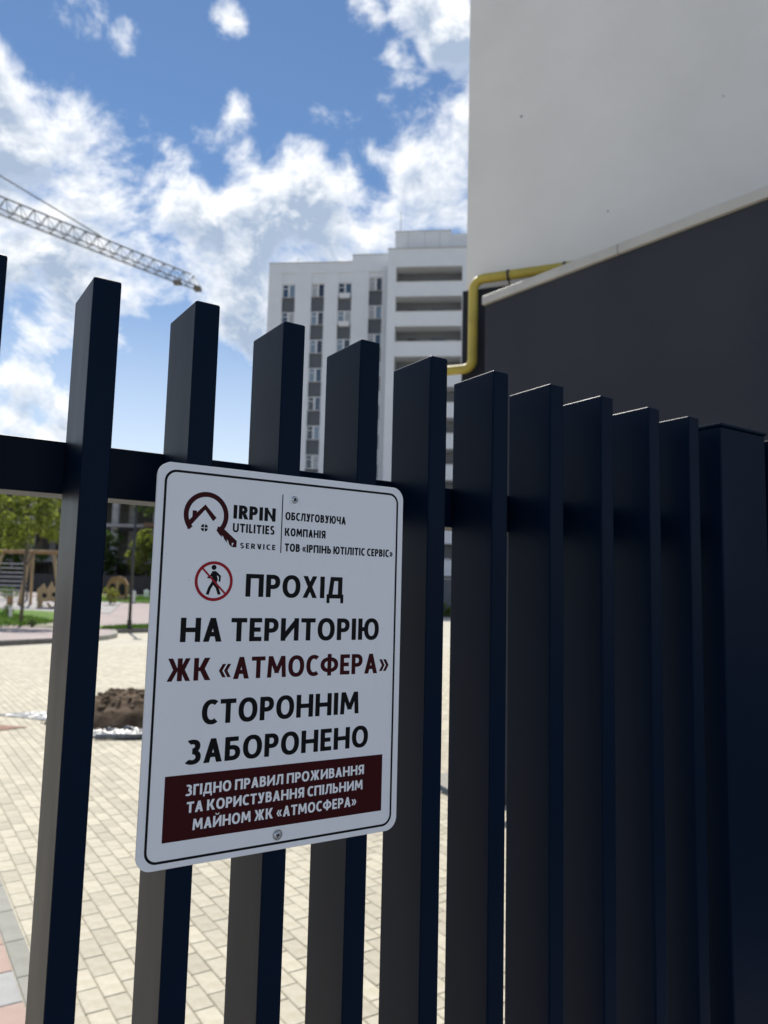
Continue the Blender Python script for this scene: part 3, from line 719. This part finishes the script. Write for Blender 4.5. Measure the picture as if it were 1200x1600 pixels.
sx, sy = -19.86, 43.05; sz = terr(sx, sy)
sw = empty('swing_frame', (sx, sy, sz), -5, 'large timber swing frame with thick pale posts', 'swing')
def leg(p, q, r): MB().path([p, q], r, 10).build('leg', 'wood_pale', sw, smooth=True)
leg((-.12, -.3, 0), (.1, .05, 2.85), .115); leg((.2, .25, 0), (.24, .1, 2.85), .085)
leg((2.2, -.2, 0), (1.45, .05, 2.85), .09); leg((1.5, .9, 0), (1.48, .15, 2.85), .08)
leg((-2.3, -.2, 0), (-1.5, .05, 2.85), .09)
MB().path([(-1.75, .08, 2.95), (1.75, .08, 2.95)], .11, 10).build('crossbeam', 'wood_mid', sw, smooth=True)
for xx in (.75, 1.0):
    MB().tube((xx, .08, 2.85), (xx + .0, .08, .75), .012, 5).build('chain', 'steel_dark', sw)
MB().box(.7, 1.2, -.05, .22, .70, .75).build('swing_seat', 'steel_dark', sw)

lx_, ly_ = -21.95, 45.9
cl = empty('climbing_net', (lx_, ly_, terr(lx_, ly_)), 0, 'climbing ladder with pale rungs beside the swing post', 'play equipment')
for xx in (-.9, .9): MB().path([(xx, 0, 0), (xx, 0, 2.3)], .06, 8).build('upright', 'steel_dark', cl)
for i in range(8): MB().tube((-.84, 0, .35 + i * .26), (.84, 0, .35 + i * .26), .026, 6).build('rung', 'steel_light', cl)

px_, py_ = -17.9, 41.6
an = empty('wooden_goat', (px_, py_, terr(px_, py_)), 8, 'pale wooden animal shaped play bench beside the swing', 'play equipment')
b = MB()
def disc_outline(pts): return pts
b.sprism([(-.62, .35), (-.62, .98), (-.3, 1.3), (-.12, 1.0), (.0, 1.22), (.1, 1.45), (.18, 1.2), (.3, 1.08), (.62, 1.06), (.66, .8), (.6, .35), (.36, .3), (.1, .36), (-.2, .33)], -.05, .05)
b.build('body_board', 'wood_pale', an, bevel=.01, seg=1)
MB().sprism([(-.6, .40), (-.6, .9), (.55, .9), (.55, .40)], .38, .46).build('back_board', 'wood_pale', an, bevel=.01, seg=1)
for (a, c_) in ((-.5, -.05), (.5, -.05), (-.5, .38), (.5, .38)):
    MB().box(a - .07, a + .07, c_, c_ + .09, 0, .42).build('leg', 'wood_pale', an)
MB().box(-.55, .5, .055, .375, .55, .62).build('seat', 'wood_mid', an)
for xx, zz in ((-.22, .66), (.28, .72)):
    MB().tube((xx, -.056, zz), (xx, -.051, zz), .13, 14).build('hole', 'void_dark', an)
MB().tube((.0, -.2, .25), (.25, -.3, 0), .06, 8).tube((.38, -.15, .4), (.5, -.3, 0), .06, 8).build('rocker_strut', 'wood_mid', an)

ho = empty('playhouse', (-16.76, 48.9, terr(-16.76, 48.9)), 14, 'wooden playhouse with an arched brown roof and two dark openings', 'playhouse')
out = [(-.62, 0), (-.62, 1.0), (-.40, 1.4), (.0, 1.52), (.40, 1.4), (.62, 1.0), (.62, 0)]
for yy in (0, .9):
    MB().sprism([(-.6, .0), (-.6, .98), (-.38, 1.36), (0, 1.46), (.38, 1.36), (.6, .98), (.6, 0)], yy, yy + .05).build('gable_board', 'wood_mid', ho)
for (p, q) in zip(out[:-1], out[1:]):
    MB().sprism([p, q, (q[0] * .92, q[1] * .95), (p[0] * .92, p[1] * .95)], -.12, 1.1).build('roof_board', 'wood_mid', ho)
for xx in (-.28, .28):
    a_ = [(xx - .19, .35), (xx - .19, .82), (xx - .13, 1.0), (xx, 1.08), (xx + .13, 1.0), (xx + .19, .82), (xx + .19, .35)]
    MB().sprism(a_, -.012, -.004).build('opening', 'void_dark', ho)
MB().sprism([(-.05, .05), (-.05, 1.3), (.05, 1.3), (.05, .05)], -.05, -.014).build('centre_post', 'wood_pale', ho)
MB().box(-.5, .5, -.45, -.13, 0, .3).build('step', 'wood_pale', ho)

sp = empty('timber_stool', (-20.58, 42.85, terr(-20.58, 42.85)), 0, 'short round timber stump at the playground edge', 'stool')
MB().tube((0, 0, 0), (0, 0, .42), .17, 12, .15).build('stump', 'wood_mid', sp)
MB().tube((0, 0, .42), (0, 0, .47), .19, 12).build('top_disc', 'wood_pale', sp)

lp = empty('lamp_post', (-10.12, 31.2, .14), 0, 'slim black lamp post standing at the corner of the grass', 'lamp post')
MB().tube((0, 0, 0), (0, 0, .35), .095, 12).build('base_sleeve', 'lamp_post_black', lp, smooth=False)
MB().tube((0, 0, .35), (0, 0, 5.05), .065, 12, .045).build('pole', 'lamp_post_black', lp, smooth=True)
MB().tube((0, 0, 5.05), (0, 0, 5.15), .16, 12).tube((0, 0, 5.38), (0, 0, 5.44), .2, 12, .08).build('lantern', 'lamp_post_black', lp)
def bollard(x, y, z, h, r, label):
    t = empty('light_bollard', (x, y, z), 0, label, 'bollard')
    MB().tube((0, 0, 0), (0, 0, h), r, 12).build('shaft', 'bollard_white', t)
    MB().tube((0, 0, h), (0, 0, h + r * .8), r * 1.15, 12, r * .5).build('head', 'bollard_white', t)
bollard(-15.5, 32.4, moundz(-15.5, 32.4), .38, .07, 'white light bollard on the grass mound')
bollard(-14.9, 46.3, terr(-14.9, 46.3), .62, .15, 'white bollard between playhouse and lamp post')
bollard(-17.6, 57.8, 1.13, .42, .19, 'white globe bollard on the far lawn')

# ------------------------------------------------------------------ soil heap, sheets, mat
hx, hy = -3.25, 10.35
b = MB(); vs = []; fs = []; NA, NR = 72, 30
from mathutils import noise as mnoise
for j in range(NR + 1):
    rr = j / NR
    for i in range(NA):
        a = 2 * math.pi * i / NA
        ex = .98 * (1 + .12 * math.sin(2 * a + 1) + .06 * math.sin(5 * a)); ey = .55 * (1 + .1 * math.sin(3 * a))
        x, y = ex * math.cos(a) * rr, ey * math.sin(a) * rr
        hgt = .36 * max(0, 1 - rr ** 1.9) * (1 - .22 * (x - .1))
        nn = mnoise.fractal(Vector((x * 3.2, y * 3.2, 3)), .8, 2.1, 5) * .09 + abs(mnoise.noise(Vector((x * 9, y * 9, 1)))) * .07
        vs.append((x + nn * .2, y, hgt + nn * (1 - rr ** 3) if rr < 1 else -.01))
for j in range(NR):
    for i in range(NA): fs.append((j * NA + i, j * NA + (i + 1) % NA, (j + 1) * NA + (i + 1) % NA, (j + 1) * NA + i))
heap = empty('soil_heap', (hx, hy, .022), 12, 'heap of brown soil dumped on plastic sheeting in the yard', 'soil')
b.add(vs, fs).build('soil_body', 'soil', heap, smooth=True)
cm = []
for v in range(3):
    bm = bmesh.new(); bmesh.ops.create_icosphere(bm, subdivisions=1, radius=1)
    for w in bm.verts: w.co *= random.uniform(.65, 0.95)
    me_ = bpy.data.meshes.new('clod'); bm.to_mesh(me_); bm.free(); me_.materials.append(MAT['clod']); cm.append(me_)
for _ in range(240):
    a = random.uniform(0, 6.28); r = random.random() ** .6 * 1.18
    x, y = .95 * r * math.cos(a), .52 * r * math.sin(a); s = random.uniform(.012, .05)
    z = .36 * max(0, 1 - r ** 1.9) * (1 - .22 * x) + max(0, .045 * (1 - r ** 3)) - (.01 if r > 1 else 0)
    link_mesh('clod', random.choice(cm), heap, (x, y, z + s * .2), random.random() * 6, (s * 1.3, s, s * .7))
def film(name, pts, loc, rz, mname, label, z=.006, amp=.03, seed=0, n=26, cat='plastic sheet'):
    """crumpled sheet spanned by four corner points"""
    b = MB(); vs = []; fs = []; p = [Vector(q) for q in pts]
    for j in range(n + 1):
        for i in range(n + 1):
            s, t = i / n, j / n; q = (p[0] * (1 - s) + p[1] * s) * (1 - t) + (p[3] * (1 - s) + p[2] * s) * t
            w = mnoise.fractal(Vector((q.x * 5 + seed, q.y * 9, 0)), .7, 2.2, 4)
            e = min(s, 1 - s, t, 1 - t) * 6
            vs.append((q.x + w * .03, q.y + w * .02, z + abs(w) * amp * (.35 + min(1, e))))
    for j in range(n):
        for i in range(n): k = j * (n + 1) + i; fs.append((k, k + 1, k + n + 2, k + n + 1))
    o = b.add(vs, fs).build(name, mname, None, smooth=True, loc=loc); o.rotation_euler = (0, 0, R(rz)); tag(o, label, cat); return o
film('plastic_sheet', [(-.55, .05), (.75, -.12), (.95, .75), (-.75, .75)], (-3.0, 9.25, 0), 0, 'plastic_film', 'crumpled silvery plastic sheet at the front of the soil heap', amp=.05, seed=3, n=60)
film('plastic_sheet', [(-.95, .0), (.85, .2), (.75, .9), (-.75, .85)], (-3.1, 9.75, 0), 0, 'plastic_dark', 'dark plastic sheet lying under the soil heap', z=.003, amp=.03, seed=8)
rl = MB(); rl.path([(-.35, -.12, .035), (.1, -.06, .04), (.5, .1, .035), (.9, .25, .03)], [.03, .035, .033, .02], 10)
o = rl.build('rolled_edge', 'plastic_film', None, smooth=True, loc=(-2.95, 9.3, 0)); tag(o, 'thin roll of silver film in front of the soil sheet', 'plastic roll')
film('plastic_sheet', [(-.28, -.02), (.65, -.4), (.85, .3), (.2, .3)], (-5.0, 10.75, 0), 0, 'plastic_film', 'flat pale blue plastic sheet left of the soil heap', amp=.03, seed=20)
film('floor_mat', [(-1.5, -.34), (.42, -.30), (.74, .1), (-1.5, .62)], (-5.12, 9.75, 0), 0, 'brown_mat', 'flat brown mat lying on the yard paving at the left', amp=.015, seed=30, n=14, cat='mat')

# ------------------------------------------------------------------ gate
gate = empty('gate', (0, 0, 0), GATE_ROT, 'dark navy metal gate of upright box section bars carrying the sign', 'gate')
ZT = 2.066
pk = MB().box(0, PW, 0, PD, 0, ZT - .08).mesh('bar', 'gate_paint', bevel=.0024, seg=3)
for k, u in enumerate(PICK):
    o = link_mesh('bar', pk, gate, (u, GD, .08)); o.rotation_euler = (0, random.gauss(0, .0002), random.gauss(0, .0015))
MB().box(-.9, 1.16, GD + PD + .001, GD + PD + .051, 1.857, 1.913).build('rail', 'gate_paint', gate, bevel=.002)
MB().box(-.9, 1.16, GD + PD + .001, GD + PD + .051, .25, .306).build('rail', 'gate_paint', gate, bevel=.002)
fp = empty('gate_post', (0, 0, 0), GATE_ROT, 'wide dark metal post at the right end of the gate', 'post')
MB().box(1.182, 1.316, GD, GD + .12, 0, 2.061).build('shaft', 'gate_paint', fp, bevel=.003, seg=3)
MB().box(1.1795, 1.3185, GD - .0025, GD + .1225, 2.0615, 2.067).build('cap_plate', 'gate_paint', fp, bevel=.0015)
fn = empty('fence_panel', (0, 0, 0), GATE_ROT, 'next run of dark upright bars beyond the wide post', 'fence')
for k in range(11):
    link_mesh('bar', pk, fn, (1.352 + k * .104, GD, .075))
MB().box(1.33, 2.7, GD + PD + .001, GD + PD + .051, 1.857, 1.913).build('rail', 'gate_paint', fn)

# ------------------------------------------------------------------ sign
SX, SZ = .2247, 1.489
sg = empty('warning_sign', (*xyu(SX, GD - .0045), SZ), GATE_ROT, 'white sign plate with dark red and black lettering screwed to the gate', 'sign')
def rrect(x0, x1, z0, z1, r, n=10):
    P = []
    for cx, cz, a0 in ((x1 - r, z0 + r, -90), (x1 - r, z1 - r, 0), (x0 + r, z1 - r, 90), (x0 + r, z0 + r, 180)):
        for i in range(n + 1): a = R(a0 + 90 * i / n); P.append((cx + r * math.cos(a), cz + r * math.sin(a)))
    return P
MM = .001
pl = MB().sprism([(x * MM, z * MM) for x, z in rrect(0, 300, 0, 400, 15)], 0, .003).build('plate', 'sign_white', sg, bevel=.0004, seg=1)
LAY = [0]
def flat(name, polys, mname, y=-.00012):
    b = MB()
    for i, p in enumerate(polys):
        yy = y - (i % 40) * 4e-7
        ar = sum(p[k][0] * p[(k + 1) % len(p)][1] - p[(k + 1) % len(p)][0] * p[k][1] for k in range(len(p)))
        q = p if ar > 0 else p[::-1]
        b.add([(x * MM, yy, z * MM) for x, z in q], [tuple(range(len(q)))])
    o = b.build(name, mname, sg); return o
def band(P, Q): return [[P[i], P[(i + 1) % len(P)], Q[(i + 1) % len(P)], Q[i]] for i in range(len(P))]
flat('border_line', band(rrect(7.4, 292.6, 6.0, 392.6, 12.5), rrect(9.9, 290.1, 8.5, 390.1, 10.2)), 'sign_black')

def ringp(cx, cy, rx, ry, a0, a1, tx, ty, p=2.25, n=None):
    n = n or max(6, int(abs(a1 - a0) / 9)); out = []; ins = []
    for i in range(n + 1):
        a = R(a0 + (a1 - a0) * i / n); c, s = math.cos(a), math.sin(a)
        e = (abs(c) ** p + abs(s) ** p) ** (-1 / p)
        out.append((cx + rx * c * e, cy + ry * s * e)); ins.append((cx + (rx - tx) * c * e, cy + (ry - ty) * s * e))
    return [[out[i], out[i + 1], ins[i + 1], ins[i]] for i in range(n)]
def glyph(ch, s, h):
    B = lambda x, a=0, b=1, w=None: [(x, a), (x + (w or s), a), (x + (w or s), b), (x, b)]
    Hb = lambda a, b, y, t=None: [(a, y), (b, y), (b, y + (t or h)), (a, y + (t or h))]
    D = lambda x0, y0, x1, y1, w: [(x0, y0), (x0 + w, y0), (x1 + w, y1), (x1, y1)]
    def bowl(cx, y0, y1, rx): return ringp(cx, (y0 + y1) / 2, rx, (y1 - y0) / 2, -90, 90, s, h, 2.3, 12)
    m = .5 - h / 2
    if ch in 'ОO': return ringp(.47, .5, .47, .515, 0, 360, s * 1.03, h), .94
    if ch in 'СC': return ringp(.46, .5, .46, .515, 52, 308, s * 1.03, h, 2.2), .74
    if ch in 'РP': return [B(0), Hb(s, .34, 1 - h), Hb(s, .34, .36)] + bowl(.34, .36, 1, .37), .71
    if ch == 'R': return [B(0), Hb(s, .34, 1 - h), Hb(s, .34, .38), D(.48, 0, .28, .40, s * 1.1)] + bowl(.34, .38, 1, .37), .73
    if ch == 'Б': return [B(0), Hb(s, .64, 1 - h), Hb(s, .34, .46), Hb(s, .34, 0)] + bowl(.34, 0, .46 + h, .40), .74
    if ch == 'В': return [B(0), Hb(s, .34, 1 - h), Hb(s, .34, .44), Hb(s, .34, 0)] + bowl(.34, .44 + h * .3, 1, .34) + bowl(.34, 0, .44 + h, .40), .74
    if ch == 'Ь': return [B(0), Hb(s, .34, .44), Hb(s, .34, 0)] + bowl(.34, 0, .44 + h, .39), .73
    if ch == 'Г': return [B(0), Hb(s, .60, 1 - h)], .58
    if ch == 'Д': return [Hb(0, .94, 0), B(0, -.22, 0, .17), B(.77, -.22, 0, .17), B(.62, h, 1), Hb(.27, .62, 1 - h), D(.09, h, .20, 1, s * .95)], .94
    if ch in 'ЕE': return [B(0), Hb(s, .61, 1 - h), Hb(s, .55, m), Hb(s, .61, 0)], .61
    if ch == 'А': return [[(0, 0), (s * 1.1, 0), (.43 + s * .5, .985), (.43 + s * .5, 1), (.43 - s * .5, 1)], [(.86, 0), (.86 - s * 1.1, 0), (.43 - s * .5, .985), (.43 - s * .5, 1), (.43 + s * .5, 1)], Hb(.2, .66, .22)], .86
    if ch == 'Ж': return [B(.5), D(0, 0, .30, .52, s * 1.0), D(.02, 1, .30, .48, s * 1.0), D(.97 + .23 - s * 1.15, 0, .90 - s * 1.15, .52, s * 1.0), D(1.18 - s * 1.15, 1, .90 - s * 1.15, .48, s * 1.0), Hb(.38, .82, .5 - h * .4, h * .8)], 1.2
    if ch == 'З': return ringp(.29, .74, .36, .275, -90, 128, s, h) + ringp(.29, .292, .40, .307, -138, 90, s, h), .69
    if ch in 'ИЙ':
        g = [B(0), B(.68), [(s * .9, .06), (s * .9, .40), (.71, .94), (.71, .60)]]
        if ch == 'Й': g += ringp(.44, 1.30, .22, .22, 190, 350, .08, .09)
        return g, .68 + s
    if ch == 'N': return [B(0), B(.66), [(s * .9, .94), (s * .9, .62), (.69, .06), (.69, .38)]], .66 + s
    if ch == 'К': return [B(0), D(s + .01, .5, .53, 1, s * 1.2), D(s + .02, .52, .58, 0, s * 1.2), Hb(s, .34, .5 - h * .45, h * .9)], .58 + s * 1.2
    if ch == 'Л': return [B(.62), Hb(.22, .62, 1 - h), D(.10, .1, .20, 1, s * .92), Hb(0, .22, 0, h)], .62 + s
    if ch == 'М': return [D(0, 0, .06, 1, s * .95), D(1.08 - s * .95, 0, 1.02 - s * .95, 1, s * .95), D(.06, 1, .44, .2, s), D(1.02 - s, 1, .64 - s, .2, s)], 1.08
    if ch in 'Н': return [B(0), B(.66), Hb(s, .66, m)], .66 + s
    if ch == 'П': return [B(0), B(.64), Hb(s, .64, 1 - h)], .64 + s
    if ch in 'ТT': return [Hb(0, .76, 1 - h), B(.38 - s / 2, 0, 1 - h)], .76
    if ch == 'У': return [D(0, 1, .27, .34, s * 1.1), D(.79 - s * 1.1, 1, .24, .0, s * 1.0), Hb(.05, .30, 0, h)], .79
    if ch == 'Ф': return [B(.55 - s / 2, -.02, 1.04)] + ringp(.55, .51, .55, .37, 0, 360, s, h * .95), 1.1
    if ch == 'Х': return [D(0, 0, .80 - s * 1.15, 1, s * 1.0), D(.01, 1, .81 - s * 1.15, 0, s * 1.0)], .81
    if ch == 'Ч': return [B(.55), B(0, .62, 1), Hb(.30, .55, .36)] + ringp(.32, .64, .32, .28, 180, 270, s, h), .55 + s
    if ch == 'Ю': return [B(0), Hb(s, .40, m)] + ringp(.78, .5, .44, .515, 0, 360, s, h), 1.22
    if ch == 'Я': return [B(.52), Hb(.36, .52, 1 - h), Hb(.36, .52, .36)] + [[(.72 - x, y) for x, y in p] for p in bowl(.36, .36, 1, .36)] + [D(0, 0, .24, .40, s * 1.1)], .52 + s
    if ch in 'ІI': return [B(0)], s
    if ch == 'U': return [B(0, .34, 1), B(.62, .34, 1)] + ringp((.62 + s) / 2, .36, (.62 + s) / 2, .375, 180, 360, s, h), .62 + s
    if ch == 'L': return [B(0), Hb(s, .56, 0)], .55
    if ch == 'S': return ringp(.33, .735, .33, .28, 35, 270, s, h) + ringp(.33, .285, .34, .30, -145, 90, s, h), .67
    if ch == 'V': return [D(.30, 0, 0, 1, s * 1.05), D(.40 - .02, 0, .78 - s, 1, s * 1.05)], .80
    if ch in '«»':
        g = []
        for o in (0, .27): g += [D(o, .40, o + .19, .70, s * .75), D(o, .40, o + .19, .10, s * .75)]
        w = .27 + .19 + s * .75
        if ch == '»': g = [[(w - x, y) for x, y in p] for p in g]
        return g, w
    return [], .3
def text(txt, x0, x1, z0, cap, mname, s=.245, h=.19, sp=.125, y=-.00014):
    P = []; x = 0
    for ch in txt:
        if ch == ' ': x += .30; continue
        g, w = glyph(ch, s, h)
        P += [[(px + x, py) for px, py in p] for p in g]; x += w + sp
    x -= sp; k = (x1 - x0) / x
    return flat('lettering', [[(x0 + px * k, z0 + py * cap) for px, py in p] for p in P], mname, y)
text('IRPIN', 82.4, 131.2, 347.2, 14.6, 'sign_black', s=.30, h=.22, sp=.14)
text('UTILITIES', 82.4, 130.6, 332.9, 9.5, 'sign_black', s=.27, h=.205, sp=.16)
text('SERVICE', 91.6, 132.4, 316.2, 5.8, 'sign_black', s=.26, h=.2, sp=.34)
flat('divider_line', [[(138.4, 313.5), (139.6, 313.5), (139.6, 378), (138.4, 378)]], 'sign_black')
text('ОБСЛУГОВУЮЧА', 143.0, 220.0, 350.2, 8.9, 'sign_black', s=.285, h=.21)
text('КОМПАНІЯ', 143.0, 194.0, 332.6, 8.8, 'sign_black', s=.285, h=.21)
text('ТОВ «ІРПІНЬ ЮТІЛІТІС СЕРВІС»', 143.6, 286.2, 315.6, 8.8, 'sign_black', s=.285, h=.21)
text('ПРОХІД', 99.8, 219.8, 265.3, 24.2, 'sign_black')
text('НА ТЕРИТОРІЮ', 31.7, 269.2, 218.5, 24.4, 'sign_black')
text('ЖК «АТМОСФЕРА»', 20.4, 284.0, 179.8, 22.6, 'sign_maroon')
text('СТОРОННІМ', 58.3, 244.4, 135.6, 24.4, 'sign_black')
text('ЗАБОРОНЕНО', 43.6, 258.0, 97.4, 23.8, 'sign_black')
flat('red_panel', [[(24, 25), (278.4, 24.0), (278.4, 87.0), (24, 88)]], 'sign_maroon')
text('ЗГІДНО ПРАВИЛ ПРОЖИВАННЯ', 45.4, 253.6, 67.2, 10.6, 'sign_white', y=-.00020)
text('ТА КОРИСТУВАННЯ СПІЛЬНИМ', 47.4, 252.4, 50.6, 10.6, 'sign_white', y=-.00020)
text('МАЙНОМ ЖК «АТМОСФЕРА»', 54.4, 244.6, 33.4, 10.8, 'sign_white', y=-.00020)
# company emblem: magnifier with a house roof, handle shaped as a key
cx, cz = 52.9, 348.5
P = ringp(cx, cz, 24.2, 24.2, -46, 222, 5.2, 5.2, 2, 40)
P += [[(33.0, 332.4), (51.3, 354.0), (51.3, 359.6), (34.4, 342)], [(51.3, 354.0), (60.4, 342.6), (64.0, 346.4), (51.3, 359.6)], [(38.0, 342), (42.6, 347), (42.6, 352.4), (38.0, 352.4)],
      [(66.0, 337.8), (71.8, 336.2), (87.6, 323.6), (84.2, 321.4)], [(66.0, 337.8), (84.2, 321.4), (80.6, 321.2), (64.6, 333.2)], [(84.2, 321.4), (87.6, 323.6), (87.4, 316.8), (82.2, 316.8)], [(64.6, 333.2), (70, 330), (71.4, 326.4), (68, 329)],
      [(72, 328), (76, 325), (77, 321), (73.6, 324.4)], [(78, 323), (82, 321.6), (82.2, 316.8), (79, 319.6)]]
flat('emblem', P, 'sign_maroon')
P = []
for a in (0, 90, 180, 270): 
    c, s_ = math.cos(R(a + 45)) * .45, math.sin(R(a + 45)) * .45
    pts = [(51.3 + c, 335.2 + s_)] + [(51.3 + c + 3.5 * math.cos(R(a + t)), 335.2 + s_ + 3.5 * math.sin(R(a + t))) for t in range(4, 90, 10)]
    P.append(pts)
flat('emblem_window', P, 'sign_black')
# no entry for pedestrians pictogram
px, pz = 64.4, 280.6
P = [[(px - .6 + 2.7 * math.cos(R(a)), pz + 14.2 + 2.7 * math.sin(R(a))) for a in range(0, 360, 20)],
     [(px - 2.6, pz + 10.2), (px + 1.6, pz + 10.6), (px + 4.2, pz + 1.6), (px + 2.8, pz - 1.6), (px - 2.2, pz - 1.0)],
     [(px - 2.2, pz + .2), (px + 3.0, pz - .6), (px + 5.4, pz - 6.6), (px + 8.0, pz - 13.4), (px + 4.8, pz - 14.0), (px + 2.2, pz - 7.2), (px - 1.6, pz - 2.8)],
     [(px - 2.2, pz - .4), (px + .8, pz - 1.8), (px - 3.0, pz - 8.0), (px - 5.0, pz - 14.2), (px - 8.2, pz - 13.8), (px - 6.0, pz - 6.8)],
     [(px + 1.2, pz + 10.6), (px + 3.6, pz + 9.0), (px + 7.4, pz + 5.6), (px + 7.0, pz - .4), (px + 5.0, pz - .4), (px + 5.2, pz + 4.6), (px + 2.4, pz + 6.4)],
     [(px - 2.2, pz + 9.8), (px - 1.0, pz + 6.8), (px - 4.6, pz + 2.6), (px - 7.4, pz + 2.8), (px - 7.2, pz + 4.4), (px - 5.2, pz + 4.8)]]
flat('pedestrian_symbol', P, 'sign_black', -.00014)
c = math.sqrt(.5)
flat('prohibition_ring', ringp(px, pz, 20.6, 20.6, 0, 360, 3.1, 3.1, 2, 60) + [[(px - 12.6 - c, pz + 12.6 - c), (px - 12.6 + c, pz + 12.6 + c), (px + 12.6 + c, pz - 12.6 + c), (px + 12.6 - c, pz - 12.6 - c)]], 'sign_red', -.00022)
P = []
for _ in range(26):
    x, z = random.uniform(12, 288), random.uniform(12, 388); r = random.uniform(.15, .38); P.append([(x + r * math.cos(R(a)), z + r * math.sin(R(a))) for a in range(0, 360, 60)])
flat('dirt_specks', P, 'sign_black', -.00025)
for x, z, rot in ((153.4, 373.3, 25), (148.0, 15.6, 10)):
    bm = bmesh.new(); bmesh.ops.create_uvsphere(bm, u_segments=28, v_segments=14, radius=.0046)
    for v in bm.verts:
        v.co.y = min(0, v.co.y) * .62 - (0 if v.co.y < 0 else 0)
        a = math.atan2(v.co.z, v.co.x) + R(rot); rr = math.hypot(v.co.x, v.co.z)
        q = min(abs(rr * math.sin(a)), abs(rr * math.cos(a)))
        if rr < .0024 and q < .0007: v.co.y += .0012
    me = bpy.data.meshes.new('screw'); bm.to_mesh(me); bm.free(); me.materials.append(MAT['zinc'])
    me.polygons.foreach_set('use_smooth', [True] * len(me.polygons))
    o = link_mesh('screw', me, sg, (x * MM, -.0001, z * MM))
    w = MB().tube((0, -.0006, 0), (0, 0, 0), .0056, 20).build('washer', 'zinc', o)
    cs_ = MB().box(-.0021, .0021, -.00300, -.0024, -.00035, .00035).box(-.00035, .00035, -.00302, -.0024, -.0021, .0021).build('cross_recess', 'steel_dark', o)
    cs_.rotation_euler = (0, R(rot), 0)
